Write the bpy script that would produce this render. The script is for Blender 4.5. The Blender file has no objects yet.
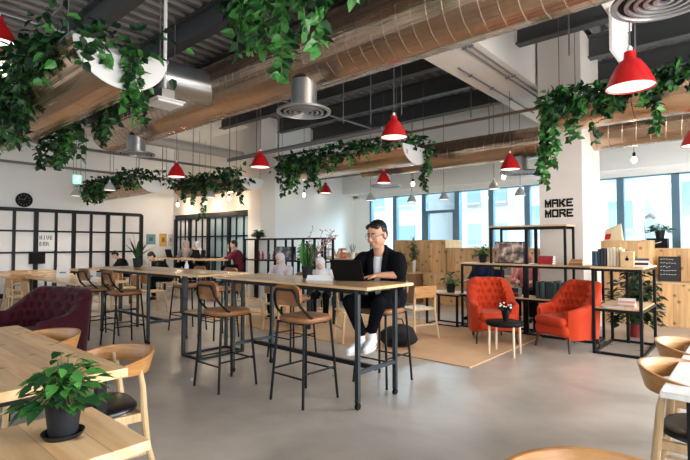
import bpy, math, random
from mathutils import Vector, Matrix, noise as mnoise
R = math.radians
PI = math.pi
random.seed(7)
COL = bpy.context.scene.collection
H = 1.43

# ------------------------------------------------------------------ materials
MATS = {}
def new_mat(name):
    m = bpy.data.materials.new(name); m.use_nodes = True
    nt = m.node_tree; b = nt.nodes['Principled BSDF']
    return m, nt, b

def mat(name, c, rough=0.5, metal=0.0, var=0.0, scale=6.0, bump=0.0, emit=None, es=0.0, trans=0.0, coat=0.0, sheen=0.0):
    if name in MATS: return MATS[name]
    m, nt, b = new_mat(name)
    b.inputs['Base Color'].default_value = (*c, 1)
    b.inputs['Roughness'].default_value = rough
    b.inputs['Metallic'].default_value = metal
    if trans: b.inputs['Transmission Weight'].default_value = trans
    if coat: b.inputs['Coat Weight'].default_value = coat
    if sheen:
        b.inputs['Sheen Weight'].default_value = sheen
    if emit:
        b.inputs['Emission Color'].default_value = (*emit, 1)
        b.inputs['Emission Strength'].default_value = es
    if var or bump:
        tc = nt.nodes.new('ShaderNodeTexCoord')
        n = nt.nodes.new('ShaderNodeTexNoise'); n.inputs['Scale'].default_value = scale
        n.inputs['Detail'].default_value = 5
        nt.links.new(tc.outputs['Object'], n.inputs['Vector'])
        if var:
            mx = nt.nodes.new('ShaderNodeMix'); mx.data_type = 'RGBA'
            mx.inputs[6].default_value = (*[max(0, v * (1 - var)) for v in c], 1)
            mx.inputs[7].default_value = (*[min(1, v * (1 + var)) for v in c], 1)
            nt.links.new(n.outputs['Fac'], mx.inputs[0])
            nt.links.new(mx.outputs[2], b.inputs['Base Color'])
        if bump:
            bp = nt.nodes.new('ShaderNodeBump'); bp.inputs['Strength'].default_value = bump
            bp.inputs['Distance'].default_value = 0.01
            nt.links.new(n.outputs['Fac'], bp.inputs['Height'])
            nt.links.new(bp.outputs['Normal'], b.inputs['Normal'])
    MATS[name] = m
    return m

def wood(name, c1, c2, sc=(1.2, 9, 9), rough=0.4, knots=0.0, kscale=2.2, plank=0.0, paxis=1, knot_c=(0.16, 0.06, 0.02)):
    if name in MATS: return MATS[name]
    m, nt, b = new_mat(name)
    L = nt.links.new
    tc = nt.nodes.new('ShaderNodeTexCoord')
    mp = nt.nodes.new('ShaderNodeMapping'); mp.inputs['Scale'].default_value = sc
    L(tc.outputs['Object'], mp.inputs['Vector'])
    n = nt.nodes.new('ShaderNodeTexNoise'); n.inputs['Scale'].default_value = 2.0
    n.inputs['Detail'].default_value = 8; n.inputs['Distortion'].default_value = 0.6
    L(mp.outputs['Vector'], n.inputs['Vector'])
    cr = nt.nodes.new('ShaderNodeValToRGB')
    cr.color_ramp.elements[0].position = 0.32; cr.color_ramp.elements[0].color = (*c2, 1)
    cr.color_ramp.elements[1].position = 0.62; cr.color_ramp.elements[1].color = (*c1, 1)
    L(n.outputs['Fac'], cr.inputs['Fac'])
    out = cr.outputs['Color']
    if plank:
        sep = nt.nodes.new('ShaderNodeSeparateXYZ'); L(tc.outputs['Object'], sep.inputs[0])
        dv = nt.nodes.new('ShaderNodeMath'); dv.operation = 'DIVIDE'; dv.inputs[1].default_value = plank
        L(sep.outputs[paxis], dv.inputs[0])
        fl = nt.nodes.new('ShaderNodeMath'); fl.operation = 'FLOOR'; L(dv.outputs[0], fl.inputs[0])
        wn = nt.nodes.new('ShaderNodeTexWhiteNoise'); wn.noise_dimensions = '1D'; L(fl.outputs[0], wn.inputs['W'])
        mr = nt.nodes.new('ShaderNodeMapRange'); mr.inputs['To Min'].default_value = 0.78; mr.inputs['To Max'].default_value = 1.1
        L(wn.outputs['Value'], mr.inputs['Value'])
        fr = nt.nodes.new('ShaderNodeMath'); fr.operation = 'FRACT'; L(dv.outputs[0], fr.inputs[0])
        gt = nt.nodes.new('ShaderNodeMath'); gt.operation = 'GREATER_THAN'; gt.inputs[1].default_value = 0.025; L(fr.outputs[0], gt.inputs[0])
        ml = nt.nodes.new('ShaderNodeMapRange'); ml.inputs['To Min'].default_value = 0.55; L(gt.outputs[0], ml.inputs['Value'])
        mm = nt.nodes.new('ShaderNodeMath'); mm.operation = 'MULTIPLY'; L(mr.outputs[0], mm.inputs[0]); L(ml.outputs[0], mm.inputs[1])
        sc_ = nt.nodes.new('ShaderNodeVectorMath'); sc_.operation = 'SCALE'; L(out, sc_.inputs[0]); L(mm.outputs[0], sc_.inputs['Scale'])
        out = sc_.outputs[0]
    if knots:
        sp2 = nt.nodes.new('ShaderNodeSeparateXYZ'); cb2 = nt.nodes.new('ShaderNodeCombineXYZ')
        L(tc.outputs['Object'], sp2.inputs[0]); L(sp2.outputs[0], cb2.inputs[0]); L(sp2.outputs[2 if min(sc) == sc[2] else 1], cb2.inputs[1])
        v = nt.nodes.new('ShaderNodeTexVoronoi'); v.voronoi_dimensions = '2D'; v.inputs['Scale'].default_value = kscale
        L(cb2.outputs[0], v.inputs['Vector'])
        r2 = nt.nodes.new('ShaderNodeValToRGB')
        r2.color_ramp.elements[0].position = 0.0; r2.color_ramp.elements[0].color = (1, 1, 1, 1)
        r2.color_ramp.elements[1].position = knots; r2.color_ramp.elements[1].color = (0, 0, 0, 1)
        L(v.outputs['Distance'], r2.inputs['Fac'])
        mx = nt.nodes.new('ShaderNodeMix'); mx.data_type = 'RGBA'
        L(r2.outputs['Color'], mx.inputs[0]); L(out, mx.inputs[6]); mx.inputs[7].default_value = (*knot_c, 1)
        out = mx.outputs[2]
    L(out, b.inputs['Base Color'])
    b.inputs['Roughness'].default_value = rough
    MATS[name] = m
    return m

def concrete_floor():
    m, nt, b = new_mat('polished_concrete'); L = nt.links.new
    tc = nt.nodes.new('ShaderNodeTexCoord')
    n1 = nt.nodes.new('ShaderNodeTexNoise'); n1.inputs['Scale'].default_value = 0.9; n1.inputs['Detail'].default_value = 4; n1.inputs['Distortion'].default_value = 0.7
    n2 = nt.nodes.new('ShaderNodeTexNoise'); n2.inputs['Scale'].default_value = 5; n2.inputs['Detail'].default_value = 8
    L(tc.outputs['Object'], n1.inputs['Vector']); L(tc.outputs['Object'], n2.inputs['Vector'])
    cr = nt.nodes.new('ShaderNodeValToRGB')
    cr.color_ramp.elements[0].position = 0.36; cr.color_ramp.elements[0].color = (0.31, 0.268, 0.23, 1)
    cr.color_ramp.elements[1].position = 0.7; cr.color_ramp.elements[1].color = (0.53, 0.465, 0.405, 1)
    L(n1.outputs['Fac'], cr.inputs['Fac'])
    mx = nt.nodes.new('ShaderNodeMix'); mx.data_type = 'RGBA'; mx.inputs[0].default_value = 0.25
    L(cr.outputs['Color'], mx.inputs[6])
    c2 = nt.nodes.new('ShaderNodeValToRGB'); c2.color_ramp.elements[0].position = .2; c2.color_ramp.elements[0].color = (.26, .24, .22, 1)
    c2.color_ramp.elements[1].position = .8; c2.color_ramp.elements[1].color = (.54, .51, .48, 1)
    L(n2.outputs['Fac'], c2.inputs['Fac']); L(c2.outputs['Color'], mx.inputs[7])
    L(mx.outputs[2], b.inputs['Base Color'])
    mr = nt.nodes.new('ShaderNodeMapRange'); mr.inputs['To Min'].default_value = 0.22; mr.inputs['To Max'].default_value = 0.38
    L(n1.outputs['Fac'], mr.inputs['Value']); L(mr.outputs[0], b.inputs['Roughness'])
    b.inputs['Specular IOR Level'].default_value = 0.6
    return m

M = {}
M['floor'] = concrete_floor()
M['wall'] = mat('white_wall_paint', (0.86, 0.88, 0.88), 0.75, var=0.04, scale=1.5)
M['warmwall'] = mat('cream_wall_paint', (0.80, 0.75, 0.69), 0.7, var=0.03, scale=1.5)
M['deck'] = mat('roof_deck_metal', (0.27, 0.255, 0.25), 0.45, 0.25, var=0.25, scale=2)
M['beam'] = mat('roof_beam_steel', (0.085, 0.088, 0.092), 0.5, 0.2)
M['blackmetal'] = mat('black_powder_coat', (0.006, 0.0065, 0.008), 0.42, 0.2)
M['blue_steel'] = mat('dark_blue_grey_steel', (0.012, 0.018, 0.022), 0.4, 0.3)
M['black'] = mat('matte_black', (0.005, 0.005, 0.006), 0.6)
M['blackgloss'] = mat('gloss_black', (0.01, 0.01, 0.012), 0.15)
M['blackleather'] = mat('black_leather', (0.006, 0.006, 0.008), 0.32, bump=0.15, scale=80)
M['tan'] = mat('tan_leather', (0.26, 0.115, 0.045), 0.36, var=0.3, scale=9, bump=0.1)
M['red'] = mat('red_enamel', (0.55, 0.010, 0.014), 0.28, coat=0.3)
M['white'] = mat('white_enamel', (0.85, 0.84, 0.82), 0.4)
M['lampin'] = mat('white_lamp_inner', (0.9, 0.88, 0.84), 0.5, emit=(1, 0.93, 0.82), es=1.1)
M['bulb'] = mat('warm_bulb', (1, 0.9, 0.7), 0.3, emit=(1, 0.78, 0.5), es=14)
M['grey'] = mat('grey_shade', (0.52, 0.54, 0.54), 0.4, 0.2)
M['galv'] = mat('galvanised_steel', (0.50, 0.52, 0.54), 0.3, 0.85, var=0.15, scale=5)
M['cable'] = mat('cable_grey', (0.16, 0.16, 0.17), 0.5, 0.4)
M['pipe'] = mat('painted_pipe', (0.22, 0.22, 0.23), 0.4, 0.5)
M['palepipe'] = mat('pale_pipe', (0.5, 0.47, 0.44), 0.5)
M['orange'] = mat('orange_velvet', (0.47, 0.040, 0.010), 0.8, var=0.15, scale=14, sheen=0.08)
M['orangebtn'] = mat('orange_button', (0.30, 0.02, 0.006), 0.8)
M['burg'] = mat('burgundy_velvet', (0.045, 0.003, 0.010), 0.7, var=0.25, scale=10, sheen=0.12)
M['burgbtn'] = mat('burgundy_button', (0.05, 0.006, 0.018), 0.8)
M['darkleg'] = mat('dark_leg', (0.03, 0.018, 0.012), 0.4)
M['leaf'] = mat('ivy_leaf', (0.016, 0.070, 0.018), 0.42, var=0.5, scale=4)
M['leaf2'] = mat('ivy_leaf_bright', (0.055, 0.21, 0.04), 0.4, var=0.35, scale=5)
M['leafd'] = mat('dark_leaf', (0.006, 0.026, 0.010), 0.45, var=0.4, scale=4)
M['potleaf'] = mat('pothos_leaf', (0.06, 0.21, 0.04), 0.35, var=0.5, scale=14)
M['stem'] = mat('plant_stem', (0.10, 0.13, 0.04), 0.6)
M['twig'] = mat('dry_twig', (0.20, 0.11, 0.08), 0.8)
M['blossom'] = mat('dry_blossom', (0.62, 0.33, 0.30), 0.7)
M['soil'] = mat('soil', (0.03, 0.02, 0.014), 0.95, bump=.5, scale=60)
M['pot'] = mat('charcoal_pot', (0.012, 0.014, 0.017), 0.55)
M['whitepot'] = mat('white_pot', (0.7, 0.7, 0.68), 0.4)
M['redpot'] = mat('red_pot', (0.22, 0.02, 0.015), 0.5)
M['pine'] = wood('pine_tabletop', (0.88, 0.58, 0.31), (0.72, 0.42, 0.19), (1.0, 11, 11), 0.33, knots=0.09, kscale=3.0, plank=0.14, paxis=1)
M['toppale'] = wood('pale_tabletop', (0.86, 0.58, 0.32), (0.72, 0.44, 0.21), (1.0, 12, 12), 0.2, plank=0.12, paxis=1)
M['whitewood'] = wood('whitewashed_tabletop', (0.78, 0.77, 0.75), (0.68, 0.67, 0.65), (12, 1.0, 12), 0.3)
M['edgewood'] = wood('table_edge_wood', (0.62, 0.37, 0.17), (0.45, 0.25, 0.1), (2, 2, 20), 0.4)
M['knotty'] = wood('knotty_pine_boards', (0.78, 0.50, 0.25), (0.62, 0.34, 0.14), (9, 9, 0.8), 0.5, knots=0.17, kscale=4.2, plank=0.16, paxis=0, knot_c=(0.12, 0.035, 0.01))
M['ply'] = wood('pale_plywood', (0.66, 0.46, 0.26), (0.56, 0.36, 0.18), (1.5, 8, 8), 0.5)
M['ash'] = wood('ash_wood', (0.66, 0.47, 0.27), (0.52, 0.33, 0.16), (14, 14, 1.2), 0.4)
M['bentwood'] = wood('bent_oak', (0.48, 0.235, 0.075), (0.33, 0.145, 0.04), (3, 3, 26), 0.32)
M['rug'] = mat('tan_woven_rug', (0.56, 0.36, 0.21), 0.9, var=0.12, scale=3, bump=0.3)
M['birch'] = wood('birch_leg', (0.74, 0.60, 0.44), (0.62, 0.48, 0.32), (14, 14, 1.2), 0.45)
M['skin'] = mat('skin_tone', (0.50, 0.27, 0.17), 0.5)
M['skin2'] = mat('skin_tone_pale', (0.58, 0.36, 0.26), 0.55)
M['hair'] = mat('black_hair', (0.005, 0.0045, 0.0045), 0.4, bump=0.6, scale=70)
M['shirt'] = mat('black_shirt_cloth', (0.004, 0.004, 0.0055), 0.85, bump=0.3, scale=25)
M['tee'] = mat('white_tee_cloth', (0.75, 0.76, 0.78), 0.8)
M['trouser'] = mat('black_trouser_cloth', (0.0035, 0.004, 0.006), 0.85)
M['shoe'] = mat('white_shoe_leather', (0.75, 0.78, 0.82), 0.5)
M['sole'] = mat('pale_rubber', (0.62, 0.62, 0.6), 0.6)
M['maroon'] = mat('maroon_cloth', (0.13, 0.018, 0.03), 0.8)
M['navy'] = mat('navy_cloth', (0.015, 0.025, 0.07), 0.8)
M['pinkc'] = mat('pink_cloth', (0.72, 0.25, 0.28), 0.8)
M['scarf'] = mat('pale_lilac_scarf', (0.52, 0.48, 0.54), 0.85, bump=0.2, scale=20)
M['scarf2'] = mat('white_scarf', (0.58, 0.58, 0.62), 0.85)
M['greyc'] = mat('grey_cloth', (0.22, 0.22, 0.24), 0.85)
M['frost'] = mat('frosted_panel', (0.84, 0.84, 0.85), 0.35, var=0.08, scale=2.2)
M['doorglass'] = mat('blue_grey_door_glass', (0.36, 0.50, 0.56), 0.12, var=0.1, scale=2)
M['winframe'] = mat('window_frame_blue_grey', (0.10, 0.19, 0.27), 0.4, 0.1)
M['blackframe'] = mat('black_partition_frame', (0.005, 0.006, 0.008), 0.4, 0.1)
M['paper'] = mat('white_paper', (0.82, 0.84, 0.86), 0.5)

def duct_mat(name, c):
    m, nt, b = new_mat(name); L = nt.links.new
    tc = nt.nodes.new('ShaderNodeTexCoord')
    mp = nt.nodes.new('ShaderNodeMapping'); mp.inputs['Scale'].default_value = (0.35, 10, 10)
    L(tc.outputs['Object'], mp.inputs['Vector'])
    n = nt.nodes.new('ShaderNodeTexNoise'); n.inputs['Scale'].default_value = 1.6; n.inputs['Detail'].default_value = 4
    L(mp.outputs['Vector'], n.inputs['Vector'])
    mr = nt.nodes.new('ShaderNodeMapRange'); mr.inputs['To Min'].default_value = 0.14; mr.inputs['To Max'].default_value = 0.34
    L(n.outputs['Fac'], mr.inputs['Value']); L(mr.outputs[0], b.inputs['Roughness'])
    bp = nt.nodes.new('ShaderNodeBump'); bp.inputs['Strength'].default_value = 0.7; bp.inputs['Distance'].default_value = 0.02
    L(n.outputs['Fac'], bp.inputs['Height']); L(bp.outputs['Normal'], b.inputs['Normal'])
    b.inputs['Base Color'].default_value = (*c, 1); b.inputs['Metallic'].default_value = 0.92
    return m
M['duct'] = duct_mat('coppery_spiral_duct', (0.52, 0.38, 0.28))  # galvanised metal, warm reflections of floor and lamps put into its base colour
M['trough'] = duct_mat('coppery_trough', (0.62, 0.42, 0.28))

def glass_mat():
    m = bpy.data.materials.new('window_glass'); m.use_nodes = True
    nt = m.node_tree; nt.nodes.clear()
    o = nt.nodes.new('ShaderNodeOutputMaterial'); mx = nt.nodes.new('ShaderNodeMixShader')
    t = nt.nodes.new('ShaderNodeBsdfTransparent'); t.inputs['Color'].default_value = (0.86, 0.95, 0.98, 1)
    g = nt.nodes.new('ShaderNodeBsdfGlossy'); g.inputs['Roughness'].default_value = 0.03
    mx.inputs[0].default_value = 0.06
    nt.links.new(t.outputs[0], mx.inputs[1]); nt.links.new(g.outputs[0], mx.inputs[2]); nt.links.new(mx.outputs[0], o.inputs['Surface'])
    return m
M['glass'] = glass_mat()
for k_, v_ in (('black', .15), ('blackmetal', .25), ('shirt', .08), ('trouser', .08), ('hair', .3), ('burg', .15), ('orange', .2), ('blackframe', .25), ('pot', .25), ('navy', .1), ('maroon', .1), ('leafd', .25), ('leaf', .4), ('beam', .3), ('tan', .35)):
    M[k_].node_tree.nodes['Principled BSDF'].inputs['Specular IOR Level'].default_value = v_

# ------------------------------------------------------------------ mesh helpers
class MB:
    def __init__(s): s.v = []; s.f = []; s.m = []
    def add(s, vs, fs, mi=0):
        o = len(s.v); s.v += [tuple(v) for v in vs]
        for f in fs: s.f.append([i + o for i in f]); s.m.append(mi)
        return s
    def box(s, x0, x1, y0, y1, z0, z1, mi=0):
        vs = [(x0,y0,z0),(x1,y0,z0),(x1,y1,z0),(x0,y1,z0),(x0,y0,z1),(x1,y0,z1),(x1,y1,z1),(x0,y1,z1)]
        return s.add(vs, [(0,3,2,1),(4,5,6,7),(0,1,5,4),(1,2,6,5),(2,3,7,6),(3,0,4,7)], mi)
    def bar(s, p0, p1, w, h=None, mi=0, up=(0,0,1)):
        h = h or w
        p0, p1 = Vector(p0), Vector(p1); d = (p1 - p0).normalized(); u = Vector(up)
        if abs(d.dot(u)) > 0.95: u = Vector((0, 1, 0))
        a = d.cross(u).normalized() * w / 2; b = a.cross(d).normalized() * h / 2
        vs = [p0-a-b, p0+a-b, p0+a+b, p0-a+b, p1-a-b, p1+a-b, p1+a+b, p1-a+b]
        return s.add(vs, [(0,1,2,3),(7,6,5,4),(0,4,5,1),(1,5,6,2),(2,6,7,3),(3,7,4,0)], mi)
    def tube(s, pts, r, n=8, mi=0, caps=True):
        pts = [Vector(p) for p in pts]; rs = r if isinstance(r, (list, tuple)) else [r] * len(pts)
        o = len(s.v); prev = None
        for i, p in enumerate(pts):
            d = (pts[min(i+1, len(pts)-1)] - pts[max(i-1, 0)])
            d = d.normalized() if d.length > 1e-9 else Vector((0, 0, 1))
            if prev is None:
                u = Vector((0, 0, 1)) if abs(d.z) < 0.9 else Vector((1, 0, 0))
                a = d.cross(u).normalized()
            else:
                a = (prev - d * prev.dot(d)).normalized()
            prev = a; b = d.cross(a)
            for k in range(n):
                t = 2 * PI * k / n
                s.v.append(tuple(p + (a * math.cos(t) + b * math.sin(t)) * rs[i]))
        for i in range(len(pts) - 1):
            for k in range(n):
                s.f.append([o+i*n+k, o+i*n+(k+1) % n, o+(i+1)*n+(k+1) % n, o+(i+1)*n+k]); s.m.append(mi)
        if caps:
            s.f.append([o + k for k in range(n)][::-1]); s.m.append(mi)
            s.f.append([o + (len(pts)-1)*n + k for k in range(n)]); s.m.append(mi)
        return s
    def lathe(s, prof, c=(0,0,0), n=24, mi=0, close=False):
        o = len(s.v)
        for r, z in prof:
            for k in range(n):
                t = 2 * PI * k / n
                s.v.append((c[0] + r*math.cos(t), c[1] + r*math.sin(t), c[2] + z))
        for i in range(len(prof) - 1):
            for k in range(n):
                s.f.append([o+i*n+k, o+i*n+(k+1) % n, o+(i+1)*n+(k+1) % n, o+(i+1)*n+k]); s.m.append(mi)
        if close:
            if prof[0][0] > 1e-4: s.f.append([o+k for k in range(n)][::-1]); s.m.append(mi)
            if prof[-1][0] > 1e-4: s.f.append([o+(len(prof)-1)*n+k for k in range(n)]); s.m.append(mi)
        return s
    def ball(s, c, r, n=12, mi=0, rot=None):
        r = (r, r, r) if not isinstance(r, (tuple, list)) else r
        o = len(s.v); rings = n // 2 + 1
        c = Vector(c)
        for i in range(rings + 1):
            ph = PI * i / rings
            for k in range(n):
                t = 2 * PI * k / n
                v = Vector((r[0]*math.sin(ph)*math.cos(t), r[1]*math.sin(ph)*math.sin(t), r[2]*math.cos(ph)))
                if rot: v = rot @ v
                s.v.append(tuple(c + v))
        for i in range(rings):
            for k in range(n):
                s.f.append([o+(i+1)*n+k, o+(i+1)*n+(k+1) % n, o+i*n+(k+1) % n, o+i*n+k]); s.m.append(mi)
        return s
    def cap(s, p0, r0, p1, r1, n=12):      # tapered capsule
        s.ball(p0, r0, n); s.ball(p1, r1, n); s.tube([p0, p1], [r0, r1], n)
        return s
    def build(s, name, mats, parent=None, smooth=True, bevel=0.0, loc=None, rz=0.0, angle=35):
        me = bpy.data.meshes.new(name)
        me.from_pydata(s.v, [], s.f)
        if not isinstance(mats, (list, tuple)): mats = [mats]
        for m in mats: me.materials.append(m)
        if len(mats) > 1:
            for p, mi in zip(me.polygons, s.m): p.material_index = mi
        me.validate(); me.update()
        if smooth:
            me.polygons.foreach_set('use_smooth', [True] * len(me.polygons))
            me.set_sharp_from_angle(angle=R(angle))
        o = bpy.data.objects.new(name, me); COL.objects.link(o)
        if parent is not None: o.parent = parent
        if loc is not None: o.location = loc
        o.rotation_euler[2] = rz
        if bevel:
            b = o.modifiers.new('bevel', 'BEVEL'); b.width = bevel; b.segments = 2; b.limit_method = 'ANGLE'
        return o

def build_each(mb, name, m, parent):
    for i in range(0, len(mb.v), 8):
        q = MB(); q.add(mb.v[i:i+8], [(0,3,2,1),(4,5,6,7),(0,1,5,4),(1,2,6,5),(2,3,7,6),(3,0,4,7)]); q.build(name, m, parent, smooth=False)
def tag(o, label=None, cat=None, group=None, kind=None):
    if label: o['label'] = label
    if cat: o['category'] = cat
    if group: o['group'] = group
    if kind: o['kind'] = kind
    return o
def empty(name, loc=(0,0,0), rz=0.0, label=None, cat=None, group=None):
    o = bpy.data.objects.new(name, None); COL.objects.link(o)
    o.location = loc; o.rotation_euler[2] = rz; o.empty_display_size = 0.1
    return tag(o, label, cat, group)
def copy_tree(o, parent=None):
    c = o.copy(); COL.objects.link(c)
    if parent is not None: c.parent = parent
    for ch in [x for x in o.children]: copy_tree(ch, c)
    return c
def dup(o, loc, rz=0.0, label=None, group=None, scale=None):
    c = copy_tree(o); c.location = loc; c.rotation_euler[2] = rz
    if label: c['label'] = label
    if group: c['group'] = group
    if scale: c.scale = (scale,) * 3
    return c
def struct(mb, name, m, parent=None, **k):
    o = mb.build(name, m, parent, smooth=k.pop('smooth', False), **k)
    if parent is None: o['kind'] = 'structure'
    return o
def rbox(mb, x0, x1, y0, y1, z0, z1, mi=0): return mb.box(x0, x1, y0, y1, z0, z1, mi)

# ------------------------------------------------------------------ room shell
XW, XE, YS, YN, ZC = -15.3, 3.4, -5.0, 12.0, 5.0
struct(MB().box(XW-.3, XE+.3, YS-.3, YN+.3, -.2, 0), 'floor', M['floor'])
dk = MB(); pitch = 0.25; x = XW - .2; prof = []
while x < XE + .3:
    prof += [(x, ZC), (x+.09, ZC), (x+.13, ZC+.07), (x+.21, ZC+.07)]
    x += pitch
vs = []; fs = []
for px_, pz in prof: vs += [(px_, YS-.2, pz), (px_, YN+.2, pz)]
for i in range(len(prof)-1): fs.append((2*i, 2*i+1, 2*i+3, 2*i+2))
dk.add(vs, fs); dk.box(XW-.3, XE+.3, YS-.3, YN+.3, ZC+.1, ZC+.25)
struct(dk, 'ceiling', M['deck'])

struct(MB().box(XW-.25, XW, YS, 8.35, 0, ZC), 'wall_west', M['wall'])
struct(MB().box(XW-.25, -10.3, 8.35, 8.6, 0, ZC), 'wall_north_west', M['warmwall'])
struct(MB().box(-10.4, -10.15, 8.6, YN+.3, 0, ZC), 'wall_alcove', M['wall'])
struct(MB().box(-10.72, -10.15, 8.1, 8.6, 0, ZC), 'trim_1', M['warmwall'])           # pier at the corner
struct(MB().box(-10.4, XE, YN, YN+.2, 0, .95).box(-10.4, -9.42, YN, YN+.2, .95, 3.05).box(-10.4, XE, YN, YN+.2, 3.0, ZC), 'wall_north', M['wall'])
struct(MB().box(-10.2, -3.65, 11.45, YN, 3.06, ZC).box(-2.8, XE, 11.45, YN, 3.06, ZC).box(-3.65, -2.8, 11.45, YN, 3.06, 4.2), 'trim_2', M['wall'])  # bulkhead over the windows
def window_wall(name, fixed, a0, a1, axis):
    mb = MB()
    if axis == 'x': mb.box(fixed, fixed+.2, a0, a1, 0, .9).box(fixed, fixed+.2, a0, a1, 3.4, ZC)
    else: mb.box(a0, a1, fixed-.2, fixed, 0, .9).box(a0, a1, fixed-.2, fixed, 3.4, ZC)
    n = 8
    for i in range(n+1):
        t = a0 + (a1-a0)*i/n
        if axis == 'x': mb.box(fixed+.05, fixed+.17, t-.06, t+.06, .9, 3.4)
        else: mb.box(t-.06, t+.06, fixed-.17, fixed-.05, .9, 3.4)
    struct(mb, name, M['wall'])
window_wall('wall_east', XE, YS, YN+.2, 'x')
window_wall('wall_south', YS, XW, XE, 'y')

# windows of the north wall, each one a frame with its pane
mull = [-9.42, -8.43, -7.38, -6.30, -5.30, -4.34, -3.30, -2.26, -1.24, -.2, .85, 1.9]
for i in range(len(mull)-1):
    a, b = mull[i], mull[i+1]
    mb = MB().box(a, a+.07, 11.98, 12.12, .95, 3.0).box(b-.07, b, 11.98, 12.12, .95, 3.0)
    mb.box(a, b, 11.98, 12.12, 2.93, 3.0).box(a, b, 11.98, 12.12, .95, 1.03)
    if i == 2:
        mb.box(a+.07, b-.07, 11.99, 12.11, 2.36, 2.44).box(a+.07, a+.14, 11.99, 12.11, .95, 2.36).box(b-.14, b-.07, 11.99, 12.11, .95, 2.36)
    w = struct(mb, 'window_%d' % (i+1), M['winframe'])
    struct(MB().box(a+.06, b-.06, 12.04, 12.055, 1.0, 2.95), 'pane', M['glass'], w)
struct(MB().box(-9.5, XE, 11.5, 11.58, 2.9, 3.06), 'trim_3', M['wall'])   # blind box

# column with the stencilled sign
struct(MB().box(-2.76, -2.08, 8.2, 9.35, 0, ZC), 'wall_column', mat('column_paint', (0.72, 0.66, 0.61), 0.7, var=0.03, scale=1.5))
# concrete beam running north with conduits under it
struct(MB().box(-3.65, -2.8, 4.6, 11.5, 4.2, ZC), 'trim_4', mat('beam_paint', (0.76, 0.72, 0.68), 0.7, var=.05, scale=2))
for xx, y0, y1 in ((-3.42, 6.6, 9.9), (-3.0, 5.2, 11.3), (-2.9, 5.2, 11.3)):
    mb = MB().tube([(xx, y0, 4.185), (xx, y1, 4.185)], 0.014, 6)
    for k in range(4):
        yy = y0 + (y1-y0)*(k+.5)/4; mb.box(xx-.03, xx+.03, yy-.02, yy+.02, 4.165, 4.2)
    tag(mb.build('conduit_pipe', M['pipe']), 'thin grey conduit clipped under the broad white ceiling beam', 'pipe', 'conduits under the white ceiling beam')

# roof beams (I sections along x)
bi = 5
for y, x0, x1 in ((-2.4, XW, XE), (-1.1, XW, XE), (.2, XW, XE), (1.45, XW, XE), (2.72, XW, XE), (3.87, XW, XE), (5.1, XW, XE), (6.1, -11.0, -3.65), (7.4, -11.0, -3.65), (8.75, -11., -3.65), (10.1, -10.15, -3.65),
                  (7.4, -2.8, XE), (8.75, -2.8, XE), (10.1, -2.8, XE)):
    mb = MB().box(x0, x1, y-.09, y+.09, 4.62, 4.645).box(x0, x1, y-.01, y+.01, 4.645, 4.98).box(x0, x1, y-.09, y+.09, 4.97, 4.998)
    struct(mb, 'trim_%d' % bi, M['beam']); bi += 1
# white soffit in the far corner
struct(MB().box(XW, -11.0, 5.6, 8.35, 4.86, ZC-.02), 'trim_%d' % bi, M['wall']); bi += 1

# ------------------------------------------------------------------ world, sun, buildings
W = bpy.data.worlds.new('sky_world'); bpy.context.scene.world = W; W.use_nodes = True
nt = W.node_tree; bg = nt.nodes['Background']
tc = nt.nodes.new('ShaderNodeTexCoord'); mp = nt.nodes.new('ShaderNodeMapping'); mp.inputs['Scale'].default_value = (2, 2, 5)
n = nt.nodes.new('ShaderNodeTexNoise'); n.inputs['Scale'].default_value = 1.6; n.inputs['Detail'].default_value = 6
cr = nt.nodes.new('ShaderNodeValToRGB')
cr.color_ramp.elements[0].position = .35; cr.color_ramp.elements[0].color = (0.62, 0.82, 1.0, 1)
cr.color_ramp.elements[1].position = .65; cr.color_ramp.elements[1].color = (0.92, 0.97, 1.0, 1)
nt.links.new(tc.outputs['Generated'], mp.inputs[0]); nt.links.new(mp.outputs[0], n.inputs['Vector'])
nt.links.new(n.outputs['Fac'], cr.inputs['Fac']); nt.links.new(cr.outputs['Color'], bg.inputs['Color'])
bg.inputs['Strength'].default_value = 1.15

M['bldg'] = mat('pale_facade', (0.80, 0.82, 0.84), 0.8, var=0.05, scale=.2)
M['bldg2'] = mat('beige_facade', (0.78, 0.72, 0.66), 0.8, var=0.05, scale=.2)
M['bwin'] = mat('facade_glass', (0.40, 0.55, 0.66), 0.25)
def building(x0, x1, y0, y1, z0, z1, nx, nz, m, label, band=False):
    e = empty('office_building', ((x0+x1)/2, (y0+y1)/2, z0), label=label, cat='building')
    cx, cy = (x0+x1)/2, (y0+y1)/2
    MB().box(x0-cx, x1-cx, y0-cy, y1-cy, 0, z1-z0).build('facade', m, e, smooth=False)
    fr = MB()
    for i in range(nz):
        zz = (z1-z0)*(i+.25)/nz; hh = (z1-z0)/nz*.5
        if band:
            w = MB().box(x0-cx+.6, x1-cx-.6, y0-cy-.06, y0-cy+.02, zz, zz+hh); w.build('window_band', M['bwin'], e, smooth=False)
            for k in range(nx):
                xx = x0-cx+.6+(x1-x0-1.2)*k/nx; fr.box(xx-.07, xx+.07, y0-cy-.12, y0-cy, zz, zz+hh)
        else:
            for k in range(nx):
                xx = x0-cx+(x1-x0)*(k+.25)/nx; ww = (x1-x0)/nx*.5
                w = MB().box(xx, xx+ww, y0-cy-.06, y0-cy+.02, zz, zz+hh); w.build('window', M['bwin'], e, smooth=False)
                fr.box(xx-.06, xx+ww+.06, y0-cy-.25, y0-cy, zz-.15, zz)
    fr.build('ledge', m, e, smooth=False)
building(-34, -21, 34, 44, -14, 22, 4, 10, M['bldg'], 'pale office block outside the leftmost windows')
building(-19.5, -12.5, 38, 50, -14, 26, 3, 11, M['bldg2'], 'beige tower seen through the middle windows')
building(-11.5, -4.5, 30, 40, -14, 14, 3, 9, M['bldg'], 'white block with square windows left of the column')
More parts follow.
